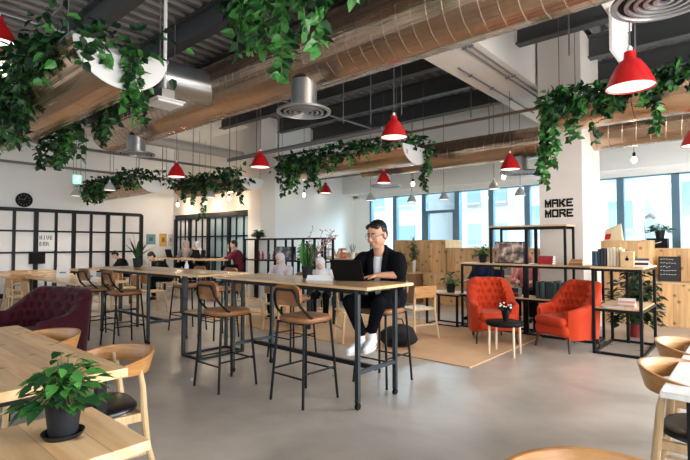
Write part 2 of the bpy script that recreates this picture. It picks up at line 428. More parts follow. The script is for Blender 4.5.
building(-3.2, 3.5, 27, 38, -14, 5.2, 8, 6, M['bldg'], 'low white building with glass bands right of the column', band=True)
building(3.9, 16, 30, 44, -14, 24, 4, 11, M['bldg2'], 'beige tower outside the rightmost window')

# ------------------------------------------------------------------ partitions
def partition_west():
    e = empty('glazed_partition', (XW, 5, 0), label='long black framed glazed partition under the wall clock, panes covered white inside', cat='partition')
    ys = [-.6, .2, .75, 1.5, 2.1, 2.75, 3.35-.0, 3.64+.05, 4.2, 4.68, 5.15, 5.61, 6.11, 6.58, 7.21]
    ys = [.3, .95, 1.55, 2.2, 2.7, 3.15, 3.66, 4.18, 4.68, 5.15, 5.63, 6.12, 6.62, 7.18]
    f = MB(); f.box(.02, .12, ys[0]-5, ys[-1]-5, 2.36, 2.46).box(.02, .12, ys[0]-5, ys[-1]-5, 0, .12)
    for i, y in enumerate(ys):
        w = .055 if i % 2 else .035
        f.box(.02, .11, y-w-5, y+w-5, 0, 2.42)
    f.build('frame', M['blackframe'], e, smooth=False)
    zs = [.1, .62, 1.22, 1.82, 2.38]
    g = MB()
    for z in zs[1:-1]: g.box(.03, .10, ys[0]-5, ys[-1]-5, z-.025, z+.025)
    g.build('glazing_bar', M['blackframe'], e, smooth=False)
    for i in range(len(ys)-1):
        MB().box(.035, .055, ys[i]+.03-5, ys[i+1]-.03-5, .1, 2.38).build('pane', M['frost'], e, smooth=False)
    # handles / lock boxes
    MB().box(.06, .16, 4.3-5-.28, 4.3-5+.1, .9, 1.22).build('lock_box', M['black'], e, smooth=False)
partition_west()
def partition_north():
    e = empty('glazed_doors', (-12.8, 8.35, 0), label='black framed glass doors in the cream wall, pale blue panes at the right', cat='door')
    x0, x1 = -14.95, -10.75; ox = 12.8
    f = MB(); f.box(x0+ox, x1+ox, -.12, -.01, 2.26, 2.44)
    edges = [-14.95, -14.05, -12.95, -11.85, -10.78]
    for xx in edges: f.box(xx-.07+ox, xx+.07+ox, -.12, -.01, 0, 2.3)
    f.build('frame', M['blackframe'], e, smooth=False)
    g = MB()
    for i in range(4):
        a, b = edges[i], edges[i+1]
        for k in (1, 2): g.box(a+(b-a)*k/3-.02+ox, a+(b-a)*k/3+.02+ox, -.1, -.03, 0, 2.3)
    for z in (.3, 1.05, 1.7): g.box(x0+ox, x1+ox, -.1, -.03, z-.02, z+.02)
    g.build('glazing_bar', M['blackframe'], e, smooth=False)
    for i in range(4):
        a, b = edges[i], edges[i+1]
        MB().box(a+ox, b+ox, -.06, -.045, .05, 2.28).build('pane', M['frost'] if i < 2 else M['doorglass'], e, smooth=False)
partition_north()

# wall things
def clock():
    e = empty('wall_clock', (XW+.01, 3.89, 2.68), label='round black wall clock on the white wall above the partition', cat='clock')
    rot = Matrix.Rotation(R(90), 4, 'Y')
    def put(mb, name, m):
        mb.v = [tuple(rot @ Vector(v)) for v in mb.v]; return mb.build(name, m, e)
    mk = MB().lathe([(0, 0), (.2, 0), (.2, .05), (.175, .055), (.17, .03), (0, .03)], n=32)
    for k in range(12):
        a = 2*PI*k/12; mk.bar((.12*math.cos(a), .12*math.sin(a), .03), (.155*math.cos(a), .155*math.sin(a), .03), .012, .004, mi=1)
    put(mk, 'case', [M['black'], M['greyc']])
    put(MB().bar((0, 0, .037), (-.09, .05, .037), .012, .004), 'hour_hand', M['greyc'])
    put(MB().bar((0, 0, .041), (-.03, -.13, .041), .008, .004), 'minute_hand', M['greyc'])
clock()
# poster on partition, notices
e = empty('paper_sign', (XW+.1, 4.42, 1.52), label='white paper sign with block capitals taped to the black partition', cat='sign')
MB().box(0, .006, -.22, .22, -.24, .26).build('sheet', M['paper'], e, smooth=False)
for row, word in enumerate(('HIVE', 'BAR')):
    G2 = {'H': ['101', '101', '111', '101', '101'], 'I': ['010']*5, 'V': ['101', '101', '101', '101', '010'], 'E': ['111', '100', '111', '100', '111'], 'B': ['110', '101', '110', '101', '110'], 'A': ['111', '101', '111', '101', '101'], 'R': ['110', '101', '110', '101', '101']}
    for i_, ch in enumerate(word):
        q = MB()
        for r_, line in enumerate(G2[ch]):
            for k_ in range(3):
                if line[k_] == '1':
                    y0 = -.16 + i_*.085 + k_*.022; z1 = .18 - row*.18 - r_*.024; q.box(.006, .01, y0, y0+.0225, z1-.0245, z1)
        q.build('letter_' + ch.lower(), M['greyc'], e, smooth=False)
for (y, z, w, h, c, nm, lb) in ((7.55, 1.62, .32, .34, (.16, .33, .42), 'poster', 'square blue notice on the white wall right of the partition'),
                         (7.98, 1.6, .26, .44, (.75, .45, .12), 'wall_poster', 'orange poster on the white wall behind the spiky plant'),
                         (8.25, 1.6, .16, .4, (.62, .66, .74), 'poster', 'small pale blue notice beside the corner of the white wall')):
    e = empty(nm, (XW+.004, y, z), label=lb, cat='poster')
    MB().box(0, .012, -w/2, w/2, -h/2, h/2).build('sheet', mat('print_%.2f' % y, c, .5, var=.2, scale=9), e, smooth=False)
    MB().box(.012, .016, -w/5, w/5, -h/6, h/5).build('printed_block', mat('dark_print_%.2f' % y, tuple(v*.35 for v in c), .5), e, smooth=False)
e = empty('exit_sign', (-12.0, 4.11, 2.99), label='small green lit running man exit sign hanging from the ceiling', cat='sign')
MB().box(-.02, .02, -.085, .085, -.12, .09).build('lightbox', mat('exit_green', (.1, .5, .35), .4, emit=(.35, .95, .75), es=.9), e, smooth=False)
fig = MB().ball((.024, .02, .04), (.004, .016, .016), 8).bar((.024, .01, .02), (.024, -.01, -.02), .004, .02).bar((.024, -.01, -.02), (.024, .03, -.06), .004, .014).bar((.024, -.01, -.02), (.024, -.05, -.05), .004, .014).bar((.024, .01, .015), (.024, .05, 0), .004, .01)
fig.build('running_man', mat('exit_white', (.9, .95, .9), .4, emit=(.9, 1, .95), es=1.1), e)
MB().tube([(0, -.08, .09), (0, -.08, 2.0)], .006, 5).build('hanger_rod', M['cable'], e); MB().tube([(0, .08, .09), (0, .08, 2.0)], .006, 5).build('hanger_rod', M['cable'], e)

# MAKE MORE stencil on the column: block letters built from bars
e = empty('stencil_lettering', (-2.445, 8.195, 2.05), label='black block lettering MAKE MORE on the pale column', cat='lettering')
GLY = {'M': ['10001', '11011', '11111', '10101', '10101'], 'A': ['11111', '10001', '11111', '10001', '10001'], 'K': ['10011', '10110', '11100', '10110', '10011'],
       'E': ['11111', '10000', '11110', '10000', '11111'], 'O': ['11111', '10001', '10001', '10001', '11111'], 'R': ['11111', '10001', '11110', '10011', '10001']}
for row, word in enumerate(('MAKE', 'MORE')):
    for i, ch in enumerate(word):
        mb = MB(); cw = .0195; chh = .026
        for r_, line in enumerate(GLY[ch]):
            k = 0
            while k < 5:
                if line[k] == '1':
                    j = k
                    while j < 5 and line[j] == '1': j += 1
                    x0 = -.22 + i*.114 + k*cw; z1 = (.145 if row == 0 else -.025) - r_*chh
                    mb.box(x0-.003, x0+(j-k)*cw+.004, 0, .006, z1-chh-.004, z1+.003)
                    k = j
                else: k += 1
        mb.build('letter_' + ch.lower(), M['black'], e, smooth=False)

# ------------------------------------------------------------------ ducts, diffusers, pipes
def spiral_duct(name, x0, x1, y, z, r, step, label, n=40, m=None, lean=.35):
    mb = MB(); o = 0; xs = []
    x = x0
    while x < x1:
        xs += [(x-.006, r), (x, r), (x+.006, r+.0045), (x+.012, r), (x+.018, r)]
        x += step
    xs.append((x1, r))
    for (xx, rr) in xs:
        for k in range(n):
            t = 2*PI*k/n
            mb.v.append((xx + lean*r*.25*math.sin(t) - x0, rr*math.cos(t), rr*math.sin(t)))
    for i in range(len(xs)-1):
        for k in range(n):
            mb.f.append([i*n+k, i*n+(k+1) % n, (i+1)*n+(k+1) % n, (i+1)*n+k]); mb.m.append(0)
    e = empty(name, (x0, y, z), label=label, cat='duct')
    mb.build('spiral_pipe', m or M['duct'], e, angle=50)
    for xe in (0, x1-x0):
        c = MB().tube([(xe-.01, 0, 0), (xe+.01, 0, 0)], r-.005, n); c.build('end_cap', M['galv'], e)
    k = MB()
    xx = .8
    while xx < x1-x0:
        k.bar((xx, -.0, r), (xx, 0, ZC - z), .012, .012); xx += 2.4
    k.build('hanger_rod', M['cable'], e)
    return e
def diffuser_to(e, x, y, ztop, zbot, r, rn):
    d = MB().lathe([(rn, ztop), (rn, zbot+.05), (rn*1.05, zbot+.045)], (x, y, 0), 28); d.build('neck', M['galv'], e)
    q = MB(); q.lathe([(rn, zbot+.05), (r, zbot+.025), (r, zbot), (r*.88, zbot-.004), (r*.86, zbot+.02)], (x, y, 0), 36)
    for s in (.74, .56, .38, .2):
        q.lathe([(r*s, zbot+.02), (r*s, zbot-.004), (r*s-.03, zbot-.008), (r*s-.034, zbot+.02)], (x, y, 0), 36)
    q.lathe([(r*.87, zbot+.018), (0, zbot+.018)], (x, y, 0), 36, mi=1)
    q.build('round_diffuser', [mat('diffuser_grey', (.34, .33, .33), .35, .6), M['black']], e)
D1 = spiral_duct('air_duct', -11.2, 3.2, 4.55, 4.05, .45, .185, 'large galvanised spiral air duct with warm reflection tint crossing the ceiling above the bar tables')
for x_, zb in ((-4.6, 3.24), (-.5, 3.36), (-9.6, 3.3)):
    diffuser_to(D1, x_+11.2, -.15, -.38, zb-4.05, .37, .18)
D2 = spiral_duct('air_duct', -7.2, 3.2, 9.0, 3.37, .29, .2, 'slimmer galvanised spiral air duct with warm reflection tint running in front of the windows')
for x_ in (-6.6, -3.4): diffuser_to(D2, x_+7.2, 0, -.25, 2.82-3.37, .36, .17)
# stub of a branch duct
e = empty('air_duct', (-6.75, 3.35, 3.98), label='short silver branch duct with an open end behind the ceiling projector box', cat='duct')
MB().tube([(0, .02, 0), (.1, .95, .0)], .26, 32).build('round_pipe', M['galv'], e)
q = MB().lathe([(.2, 0), (.26, 0), (.275, .015), (.26, .03)], n=32); q.v = [(x, z_, y) for x, y, z_ in q.v]; q.build('collar', M['galv'], e)
q = MB().lathe([(0, .0), (.235, .0)], n=32); q.v = [(x, z_+.005, y) for x, y, z_ in q.v]; q.build('dark_opening', M['black'], e)  # black disc over the closed pipe end, painting the shade inside
MB().tube([(0.05, .3, .25), (0.05, .3, 1.0)], .008, 5).build('hanger_rod', M['cable'], e)

def pipe(pts, r, label, m=None, group=None):
    return tag(MB().tube(pts, r, 8).build('ceiling_pipe', m or M['pipe']), label, 'pipe', group)
pipe([(-12.0, 1.0, 3.72), (-12.0, 8.3, 3.72)], .035, 'grey pipe above the exit sign, nearer of the two')
pipe([(-14.2, 1.0, 3.55), (-14.2, 8.3, 3.55)], .035, 'grey pipe running in front of the white wall behind the exit sign')
pipe([(-11.3, .5, 4.05), (-11.3, 8.3, 4.05)], .13, 'thick beige pipe crossing left of the far end of the big duct', M['palepipe'])
pipe([(-10.1, 8.6, 3.9), (-2.9, 8.6, 3.9)], .03, 'brown sprinkler pipe running above the slimmer duct left of the column', mat('brown_pipe', (.2, .13, .1), .5))
pipe([(-7.4, 3.0, 4.45), (-7.4, 11.0, 4.45)], .025, 'thin sprinkler pipe crossing the roof beams behind the round diffuser')
pipe([(-10.1, 9.8, 3.35), (-6.2, 9.8, 3.35)], .025, 'thin pipe beside the alcove wall above the farthest red lamps')
pipe([(-13.5, 2.0, 4.4), (-4.5, 2.0, 4.4)], .02, 'thin sprinkler pipe crossing the dark roof above the large left planter')
pipe([(-7.2, -2, 4.4), (-7.2, 4.0, 4.4)], .02, 'thin conduit crossing the dark ribbed roof left of the big duct')
pipe([(-10.1, 7.0, 3.6), (-5.2, 7.0, 3.6)], .05, 'grey pipe below the roof beams beside the middle hanging planter')
# hanging rods (sprinkler drops)
for i, (x_, y_, z0) in enumerate(((-9.9, 6.9, 3.0), (-10.6, 6.3, 3.2), (-8.6, 7.4, 3.3), (-7.7, 6.6, 3.5), (-6.0, 6.8, 3.8), (-5.4, 6.9, 3.7), (-4.7, 6.9, 3.75), (-12.9, 6.0, 3.2), (-13.5, 7.0, 3.2), (-9.2, 7.2, 3.5), (-4.1, 8.4, 3.9), (-1.7, 6.2, 3.8), (-1.1, 6.9, 3.7))):
    tag(MB().tube([(x_, y_, z0), (x_, y_, 4.99)], .011, 5).build('hanging_rod', M['cable']), 'thin steel rod hanging from the roof deck', 'rod', 'hanging rods under the roof')

# hanging box on a pole and hung panel
e = empty('ceiling_access_point', (-5.62, 2.93, 3.2), label='white flat box hanging on a white pole beside the large left planter', cat='device')
MB().box(-.17, .17, -.17, .17, 0, .035).box(-.19, .19, -.19, .19, .035, .06).build('flat_box', M['white'], e, bevel=.012)
MB().box(-.1, .1, -.09, .09, .06, .2).build('bracket', M['galv'], e, bevel=.01)
MB().tube([(0, 0, .2), (0, 0, 1.7)], .022, 10).build('pole', M['white'], e)
e = empty('ceiling_signboard', (-1.2, 6.45, 3.68), label='white rectangular hanging panel behind the nearest red lamp', cat='panel')
MB().box(-.02, .02, -.42, .5, 0, .5).build('panel_face', M['white'], e, bevel=.005)
MB().box(-.07, .07, -.6, .45, .5, .68).build('casing', M['white'], e, bevel=.01)
MB().tube([(0, -.4, .68), (0, -.4, 1.32)], .008, 5).tube([(0, .3, .68), (0, .3, 1.32)], .008, 5).build('hanger_rod', M['cable'], e)

# ------------------------------------------------------------------ lamps
def shade_prof(s): return [(.03*s, .325*s), (.047*s, .32*s), (.052*s, .262*s), (.062*s, .25*s), (.085*s, .235*s), (.115*s, .19*s), (.15*s, .125*s), (.178*s, .06*s), (.2*s, 0), (.194*s, 0), (.17*s, .06*s), (.14*s, .125*s), (.1*s, .19*s), (.04*s, .23*s)]
def pendant(s=1.0, m=None, zc=2.0):
    e = empty('pendant_lamp', label='x', cat='lamp')
    MB().lathe(shade_prof(s), n=28).build('lamp_shade', m or M['red'], e, angle=60)
    MB().lathe([(.0, .012*s), (.186*s, .012*s), (.186*s, .02*s), (0, .02*s)], n=28).build('diffuser', M['lampin'], e)
    MB().lathe([(.02*s, .31*s), (.02*s, .36*s), (.006, .38*s)], n=10).build('cord_grip', M['white'], e)
    MB().tube([(0, 0, .36*s), (0, 0, zc)], .006, 5).build('cord', M['cable'], e)
    return e
red_spots = [((-.87, 5.17, 2.946), 'nearest red pendant lamp, hanging in front of the white panel at the right', 1.08),
             ((-3.99, 5.66, 3.02), 'red pendant lamp hanging below the middle planter and behind the large duct', 1.0),
             ((-7.41, 5.89, 2.98), 'red pendant lamp hanging just left of the white pier', 1.0),
             ((-9.7, 5.36, 2.95), 'red pendant lamp hanging between the two farthest planters', 1.0),
             ((-3.27, 8.23, 2.78), 'red pendant lamp hanging left of the column with lettering', .9),
             ((-6.335, 8.58, 2.84), 'red pendant lamp hanging over the leftmost window', .86),
             ((-9.9, 10.4, 3.02), 'red pendant lamp against the blue white alcove wall, smallest of all', 1.0),
             ((-.575, 8.15, 2.82), 'red pendant lamp at the right border over the windows', 1.0),
             ((-6.65, 1.4, 3.8), 'red pendant lamp at the left border high under the dark roof', 1.0)]
p0 = None
for loc, lb, s in red_spots:
    if p0 is None: p0 = pendant(1.08); o = p0; o.location = loc; o['label'] = lb
    else: o = dup(p0, loc, 0, lb, scale=s/1.08)
    o['group'] = 'red pendant lamps'
    for c in o.children:
        if c.name.startswith('cord') and 'grip' not in c.name: c.scale[2] = (4.99-loc[2]) / 2.0 / o.scale[2]
g0 = None
for loc in ((-13.44, 4.58, 2.72), (-11.44, 4.63, 2.72), (-7.6, 9.7, 2.6), (-6.9, 10.6, 2.58), (-4.3, 9.9, 2.66), (-4.1, 10.9, 2.58), (-6.1, 10.9, 2.62), (-10.9, 7.0, 2.7)):
    if g0 is None: g0 = pendant(.66, M['grey'], 2.2); o = g0; o.location = loc
    else: o = dup(g0, loc)
    o['label'] = {(-13.44): 'small grey pendant lamp beside the exit sign, farther from the planter', (-11.44): 'small grey pendant lamp left of the farthest planter'}.get(loc[0], None) or \
        ('small grey pendant lamp in front of the windows' if loc[1] > 9 else 'small grey pendant lamp over the black framed doors')
    o['group'] = 'small grey pendant lamps'
b0 = None
for loc in ((-6.38, 9.86, 2.95), (-4.1, 9.95, 2.92), (-14.2, 7.9, 2.75), (-1.59, 9.65, 2.95), (-9.6, 9.2, 2.85), (-12.6, 7.9, 2.7), (-11.2, 7.8, 2.75)):
    if b0 is None:
        b0 = empty('bare_bulb_lamp', loc, label='x', cat='lamp')
        MB().ball((0, 0, 0), (.045, .045, .06), 12).build('bulb', M['bulb'], b0)
        MB().lathe([(.022, .05), (.024, .12), (.008, .14)], n=10).build('socket', M['black'], b0)
        MB().tube([(0, 0, .13), (0, 0, 1.9)], .006, 5).build('cord', M['cable'], b0)
        o = b0
    else: o = dup(b0, loc)
    o['label'] = 'bare glowing bulb hanging on a cord over the black framed doors' if loc[0] < -10.5 else 'bare glowing bulb hanging on a cord near the windows'
    o['group'] = 'bulbs over the doors' if loc[0] < -10.5 else 'bulbs near the windows'

# ------------------------------------------------------------------ leaves
def leaf(mb, p, d, size, mi=0, up=None, wid=.75):
    d = Vector(d).normalized(); u = Vector(up) if up else Vector((random.uniform(-1, 1), random.uniform(-1, 1), random.uniform(.2, 1)))
    a = d.cross(u)
    if a.length < 1e-3: a = Vector((1, 0, 0))
    a.normalize(); n = a.cross(d).normalized(); p = Vector(p); w = size*wid/2
    mid = lambda t, dz=0: p + d*size*t + n*dz*size
    vs = [mid(0), mid(.22) - a*w*.95 + n*size*.06, mid(.6, -.03) - a*w*.75 + n*size*.05, mid(1, -.16), mid(.6, -.03) + a*w*.75 + n*size*.05, mid(.22) + a*w*.95 + n*size*.06, mid(.25, -.02), mid(.62, -.08)]
    mb.add(vs, [(0, 6, 1), (1, 6, 7, 2), (2, 7, 3), (0, 5, 6), (5, 4, 7, 6), (4, 3, 7)], mi)

def ivy(label, loc, anchors, drape, seed, size=(.07, .12), mound=.12, density=1.0, bright=.3, dirs=None, group=None):
    """anchors: list of (p0, p1, n) rim segments; leaves mound over them; drape: list of (point, length)."""
    rnd = random.Random(seed); random.seed(seed)
    mb = MB(); st = MB()
    def sm(): return rnd.uniform(*size)
    for p0, p1, n in anchors:
        p0, p1 = Vector(p0), Vector(p1)
        for _ in range(int(n*density)):
            t = rnd.random(); c = p0.lerp(p1, t)
            lump = .55 + .9*abs(mnoise.noise(c*2.3 + Vector((seed, 0, 0))))*2
            off = Vector([max(-1.5, min(1.5, rnd.gauss(0, 1))) for _k in range(3)]) * mound * lump * .55
            d = off.normalized() + Vector((rnd.uniform(-.5, .5), rnd.uniform(-.5, .5), -rnd.uniform(0, .9)))
            leaf(mb, c+off, d, sm(), 1 if rnd.random() < bright*.6 else (2 if rnd.random() < .5 else 0))
    for p, ln in drape:
        p = Vector(p); v = Vector((rnd.uniform(-.3, .3), rnd.uniform(-.3, .3), -.1)); pts = [p.copy()]
        L_ = 0; br = rnd.random() < bright*1.3
        while L_ < ln:
            v = (v*.75 + Vector((rnd.uniform(-.2, .2), rnd.uniform(-.2, .2), -.4))).normalized()
            p = p + v*.045; L_ += .045; pts.append(p.copy())
            for _ in range(2):
                d = Vector((rnd.uniform(-1, 1), rnd.uniform(-1, 1), rnd.uniform(-1.1, .3)))
                leaf(mb, p, d, sm(), (1 if br and rnd.random() < .75 else (0 if rnd.random() < .6 else 2)))
        mb.tube(pts, .004, 4, mi=3)
    e = empty('trailing_ivy', loc, label=label, cat='plant', group=group)
    o = Vector(loc)
    mb.v = [tuple(Vector(v)-o) for v in mb.v]; st.v = [tuple(Vector(v)-o) for v in st.v]
    mb.build('foliage', [M['leaf'], M['leaf2'], M['leafd'], M['stem']], e, smooth=False)

def trough(x0, x1, y, z, r, sag, label, cable_top=ZC):
    """shallow hanging half-pipe planter along x, with white end plates"""
    e = empty('hanging_planter', ((x0+x1)/2, y, z), label=label, cat='planter')
    hx = (x1-x0)/2; mb = MB(); n = 20
    def arc(rr, ss): return [(-rr*math.cos(PI*k/n), -ss*math.sin(PI*k/n)) for k in range(n+1)]
    A, B = arc(r, sag), arc(r-.015, sag-.015)
    segs = max(2, int((x1-x0)/.9))
    for i in range(segs):
        xa = -hx + 2*hx*i/segs; xb = -hx + 2*hx*(i+1)/segs - .008
        vs = [(xa, a, b) for a, b in A] + [(xb, a, b) for a, b in A]
        mb.add(vs, [(k, k+1, n+2+k, n+1+k) for k in range(n)])
        vs = [(xa, a, b) for a, b in B] + [(xb, a, b) for a, b in B]
        mb.add(vs, [(k, n+1+k, n+2+k, k+1) for k in range(n)])
    mb.build('half_pipe', M['trough'], e, angle=60)
    MB().bar((-hx, -r, 0), (hx, -r, 0), .03, .03).bar((-hx, r, 0), (hx, r, 0), .03, .03).build('rim', M['galv'], e)
    for sgn in (-1, 1):
        vs = [(sgn*hx, a, b) for a, b in A] + [(sgn*(hx-.02), a, b) for a, b in A]
        q = MB().add(vs, [tuple(range(n+1)), tuple(range(n+1, 2*n+2))[::-1]] + [(k, n+1+k, n+2+k, k+1) for k in range(n)] + [(0, n, 2*n+1, n+1)])
        q.build('end_plate', M['white'], e, smooth=False)
    MB().box(-hx+.03, hx-.03, -r*.8, r*.8, -.12, -.06).build('soil', M['soil'], e, smooth=False)
    for sgn in (-1, 1):
        for sy in (-1, 1):
            MB().tube([(sgn*(hx-.15), sy*(r-.01), 0), (sgn*(hx-.15), sy*(r-.01), cable_top-z-.01)], .006, 5).build('cable', M['cable'], e)
    return e

def line_drapes(rnd, x0, x1, y, z, n, lo, hi): return [((rnd.uniform(x0, x1), y+rnd.uniform(-.06, .06), z), rnd.uniform(lo, hi)) for _ in range(n)]
rn = random.Random(3)
# left large planter
trough(-9.4, -4.76, 2.04, 3.42, .47, .42, 'large coppery half pipe planter with white end plate hanging at the left')
ivy('dark trailing ivy thickly covering the large planter at the left', (-7, 2.04, 3.42),
    [((-9.4, 1.58, 3.46), (-4.9, 1.6, 3.46), 1500), ((-9.4, 1.62, 3.3), (-6.4, 1.6, 3.25), 700), ((-4.8, 1.6, 3.46), (-4.75, 2.45, 3.44), 75), ((-9.3, 2.45, 3.5), (-4.9, 2.45, 3.46), 300)],
    line_drapes(rn, -9.3, -6.2, 1.52, 3.4, 34, .2, .8) + line_drapes(rn, -6.2, -5.0, 1.5, 3.4, 4, .1, .25) +
    [((-4.7, yy, 3.42), ll) for yy, ll in ((1.62, .3), (1.85, .2), (2.02, .3), (2.1, .6), (2.16, .7), (2.22, .65), (2.13, .5))] +
    line_drapes(rn, -9.0, -5.2, 2.56, 3.4, 22, .3, .8), 11, (.08, .14), .2, 1.0, .2)
# planter above the big duct
trough(-3.9, 1.5, 3.0, 4.4, .3, .24, 'coppery half pipe planter high above the large duct')
ivy('bright trailing ivy hanging in front of the large duct from the planter above it', (-3, 2.8, 4.4),
    [((-3.8, 2.75, 4.4), (-1.6, 2.75, 4.4), 260)],
    [((xx, 2.74, 4.35), ll) for xx, ll in ((-3.92, .8), (-3.84, .75), (-3.78, 1.0), (-3.7, .9), (-3.6, .85), (-3.5, 1.05), (-3.45, 1.15), (-3.4, .9), (-3.3, 1.05), (-3.2, 1.2), (-3.13, 1.3), (-3.08, 1.42), (-3.02, 1.45), (-2.95, 1.1),
      (-2.85, .85), (-2.72, .9), (-2.6, .92), (-2.5, 1.35), (-2.45, 1.1), (-2.38, .92), (-2.25, .95), (-2.1, .95), (-1.98, .95), (-1.9, .95), (-3.72, .8), (-3.35, .85), (-2.65, .85), (-2.18, .92))], 23, (.08, .15), .12, 1.0, .5)
# middle planter
trough(-8.7, -5.05, 7.95, 3.4, .5, .36, 'coppery half pipe planter hanging in the middle with a white end plate')
ivy('trailing ivy along the middle hanging planter', (-7, 7.9, 3.4),
    [((-8.7, 7.5, 3.45), (-5.1, 7.5, 3.45), 900), ((-8.7, 7.5, 3.3), (-7.4, 7.5, 3.3), 260), ((-5.1, 7.5, 3.46), (-5.05, 8.4, 3.46), 120)],
    line_drapes(rn, -8.7, -7.3, 7.42, 3.4, 16, .3, .8) + line_drapes(rn, -7.3, -5.2, 7.42, 3.4, 7, .1, .35) + [((-5.0, 8.2, 3.4), .5), ((-5.0, 8.25, 3.4), .85), ((-5.0, 8.3, 3.4), .8)], 31, (.08, .13), .15, 1.0, .3)
# right planter
trough(-2.25, 3.0, 7.55, 3.5, .42, .33, 'coppery half pipe planter hanging in front of the slim duct at the right')
ivy('trailing ivy along the right hanging planter, spilling down its end beside the column', (0, 7.5, 3.5),
    [((-2.25, 7.1, 3.54), (.6, 7.1, 3.54), 1100), ((-2.3, 7.1, 3.5), (-2.25, 7.9, 3.5), 110)],
    line_drapes(rn, -2.2, -1.2, 7.05, 3.5, 16, .12, .4) + line_drapes(rn, -1.2, .5, 7.05, 3.5, 6, .1, .3) +
    [((-2.28, 7.12, 3.5), ll) for ll in (.6, .8, 1.0, 1.15, .9, 1.1, 1.2)] + [((-2.2, 7.1, 3.5), ll) for ll in (.9, .7)] + [((-2.05, 7.2, 3.3), .35), ((-1.95, 7.1, 3.2), .25), ((-.96, 7.03, 3.5), .55), ((-.94, 7.03, 3.5), .6), ((-1.7, 7.2, 3.2), .3)], 41, (.08, .135), .14, 1.0, .4)
# two farthest
trough(-12.7, -9.5, 7.3, 3.12, .38, .3, 'far half pipe planter hanging before the cream wall')
ivy('trailing ivy on the far planter in front of the cream wall', (-11, 7.3, 3.1),
    [((-12.7, 7.0, 3.2), (-9.5, 7.0, 3.2), 700)], line_drapes(rn, -12.6, -9.5, 6.93, 3.1, 18, .1, .4) + [((-11.0, 6.9, 3.1), .95), ((-11.03, 6.9, 3.1), .85), ((-9.6, 6.95, 3.1), .6), ((-11.5, 6.9, 3.1), .5)], 51, (.09, .14), .17, 1.0, .3)
trough(-14.7, -11.2, 5.6, 3.05, .4, .32, 'farthest half pipe planter hanging before the white wall, blue white end plate')
ivy('trailing ivy on the farthest planter in front of the white wall', (-13, 5.6, 3.05),
    [((-14.7, 5.25, 3.12), (-11.3, 5.25, 3.12), 800), ((-11.2, 5.2, 3.12), (-11.2, 6.0, 3.12), 120)], line_drapes(rn, -14.7, -13.0, 5.2, 3.05, 20, .1, .45) + line_drapes(rn, -13, -11.2, 5.2, 3.05, 7, .1, .25), 61, (.08, .13), .15, 1.0, .2)

def pot_prof(r, h): return [(0, 0), (r*.72, 0), (r*.76, .01), (r, h), (r*.93, h), (r*.9, h*.86), (0, h*.86)]
def potted(name, loc, r, h, kind, label, seed, potm=None, n=40, spread=1.0, height=1.0, leafm=None, size=(.05, .09), saucer=False):
    rnd = random.Random(seed); random.seed(seed)
    e = empty(name, loc, label=label, cat='plant')
    z0 = .0
    if saucer:
        MB().lathe([(0, 0), (r*.95, 0), (r*1.12, .018), (r*1.06, .018), (r*.9, .006)], n=32).build('saucer', potm or M['pot'], e, angle=60); z0 = .006
    MB().lathe([(a, b+z0) for a, b in pot_prof(r, h)], n=32).build('pot', potm or M['pot'], e, angle=50)
    mb = MB(); st = MB(); top = h*.88 + z0
    if kind == 'bush':
        for i in range(n):
            a = rnd.uniform(0, 2*PI); rr = spread*(rnd.random()**.7); zz = height*rnd.uniform(.1, 1)*(1.1 - .5*(rr/spread)**1.5)
            base = Vector((r*.4*math.cos(a)*rnd.random(), r*.4*math.sin(a)*rnd.random(), top))
            tip = Vector((rr*math.cos(a), rr*math.sin(a), top + zz - .04*(rr/spread)))
            mid = (base+tip)/2 + Vector((0, 0, height*.18))
            st.tube([base, mid, tip], [.003, .0025, .002], 4)
            d = Vector((math.cos(a), math.sin(a), rnd.uniform(-.7, .25)))
            leaf(mb, tip, d, rnd.uniform(*size), rnd.randrange(2), up=(rnd.uniform(-.4, .4), rnd.uniform(-.4, .4), 1), wid=.72)
    elif kind == 'blade':
        for i in range(n):
            a = 2*PI*i/n + rnd.uniform(-.3, .3); le = height*rnd.uniform(.65, 1); out = spread*rnd.uniform(.15, 1)
            w = rnd.uniform(*size); pts = []
            for k in range(6):
                t = k/5
                pts.append(Vector((math.cos(a)*(out*t**1.6+r*.2), math.sin(a)*(out*t**1.6+r*.2), top - .02 + le*(t - .25*(out/spread)*t*t))))
            side = Vector((-math.sin(a), math.cos(a), 0))
            wf = [.5, .95, 1, .8, .5, .03]
            vs = []
            for k, p in enumerate(pts): vs += [p - side*w*wf[k]/2, p + Vector((math.cos(a)*-.004, math.sin(a)*-.004, -.004)), p + side*w*wf[k]/2]
            fs = []
            for k in range(5): fs += [(3*k, 3*k+1, 3*k+4, 3*k+3), (3*k+1, 3*k+2, 3*k+5, 3*k+4)]
            mb.add(vs, fs, i % 2)
    MB().lathe([(0, top), (r*.88, top)], n=20).build('soil', M['soil'], e)
    lm = leafm or [M['potleaf'], M['leaf']]
    mb.build('foliage', lm, e, smooth=True, angle=60)
    if st.v: st.build('stem', M['stem'], e)
    return e

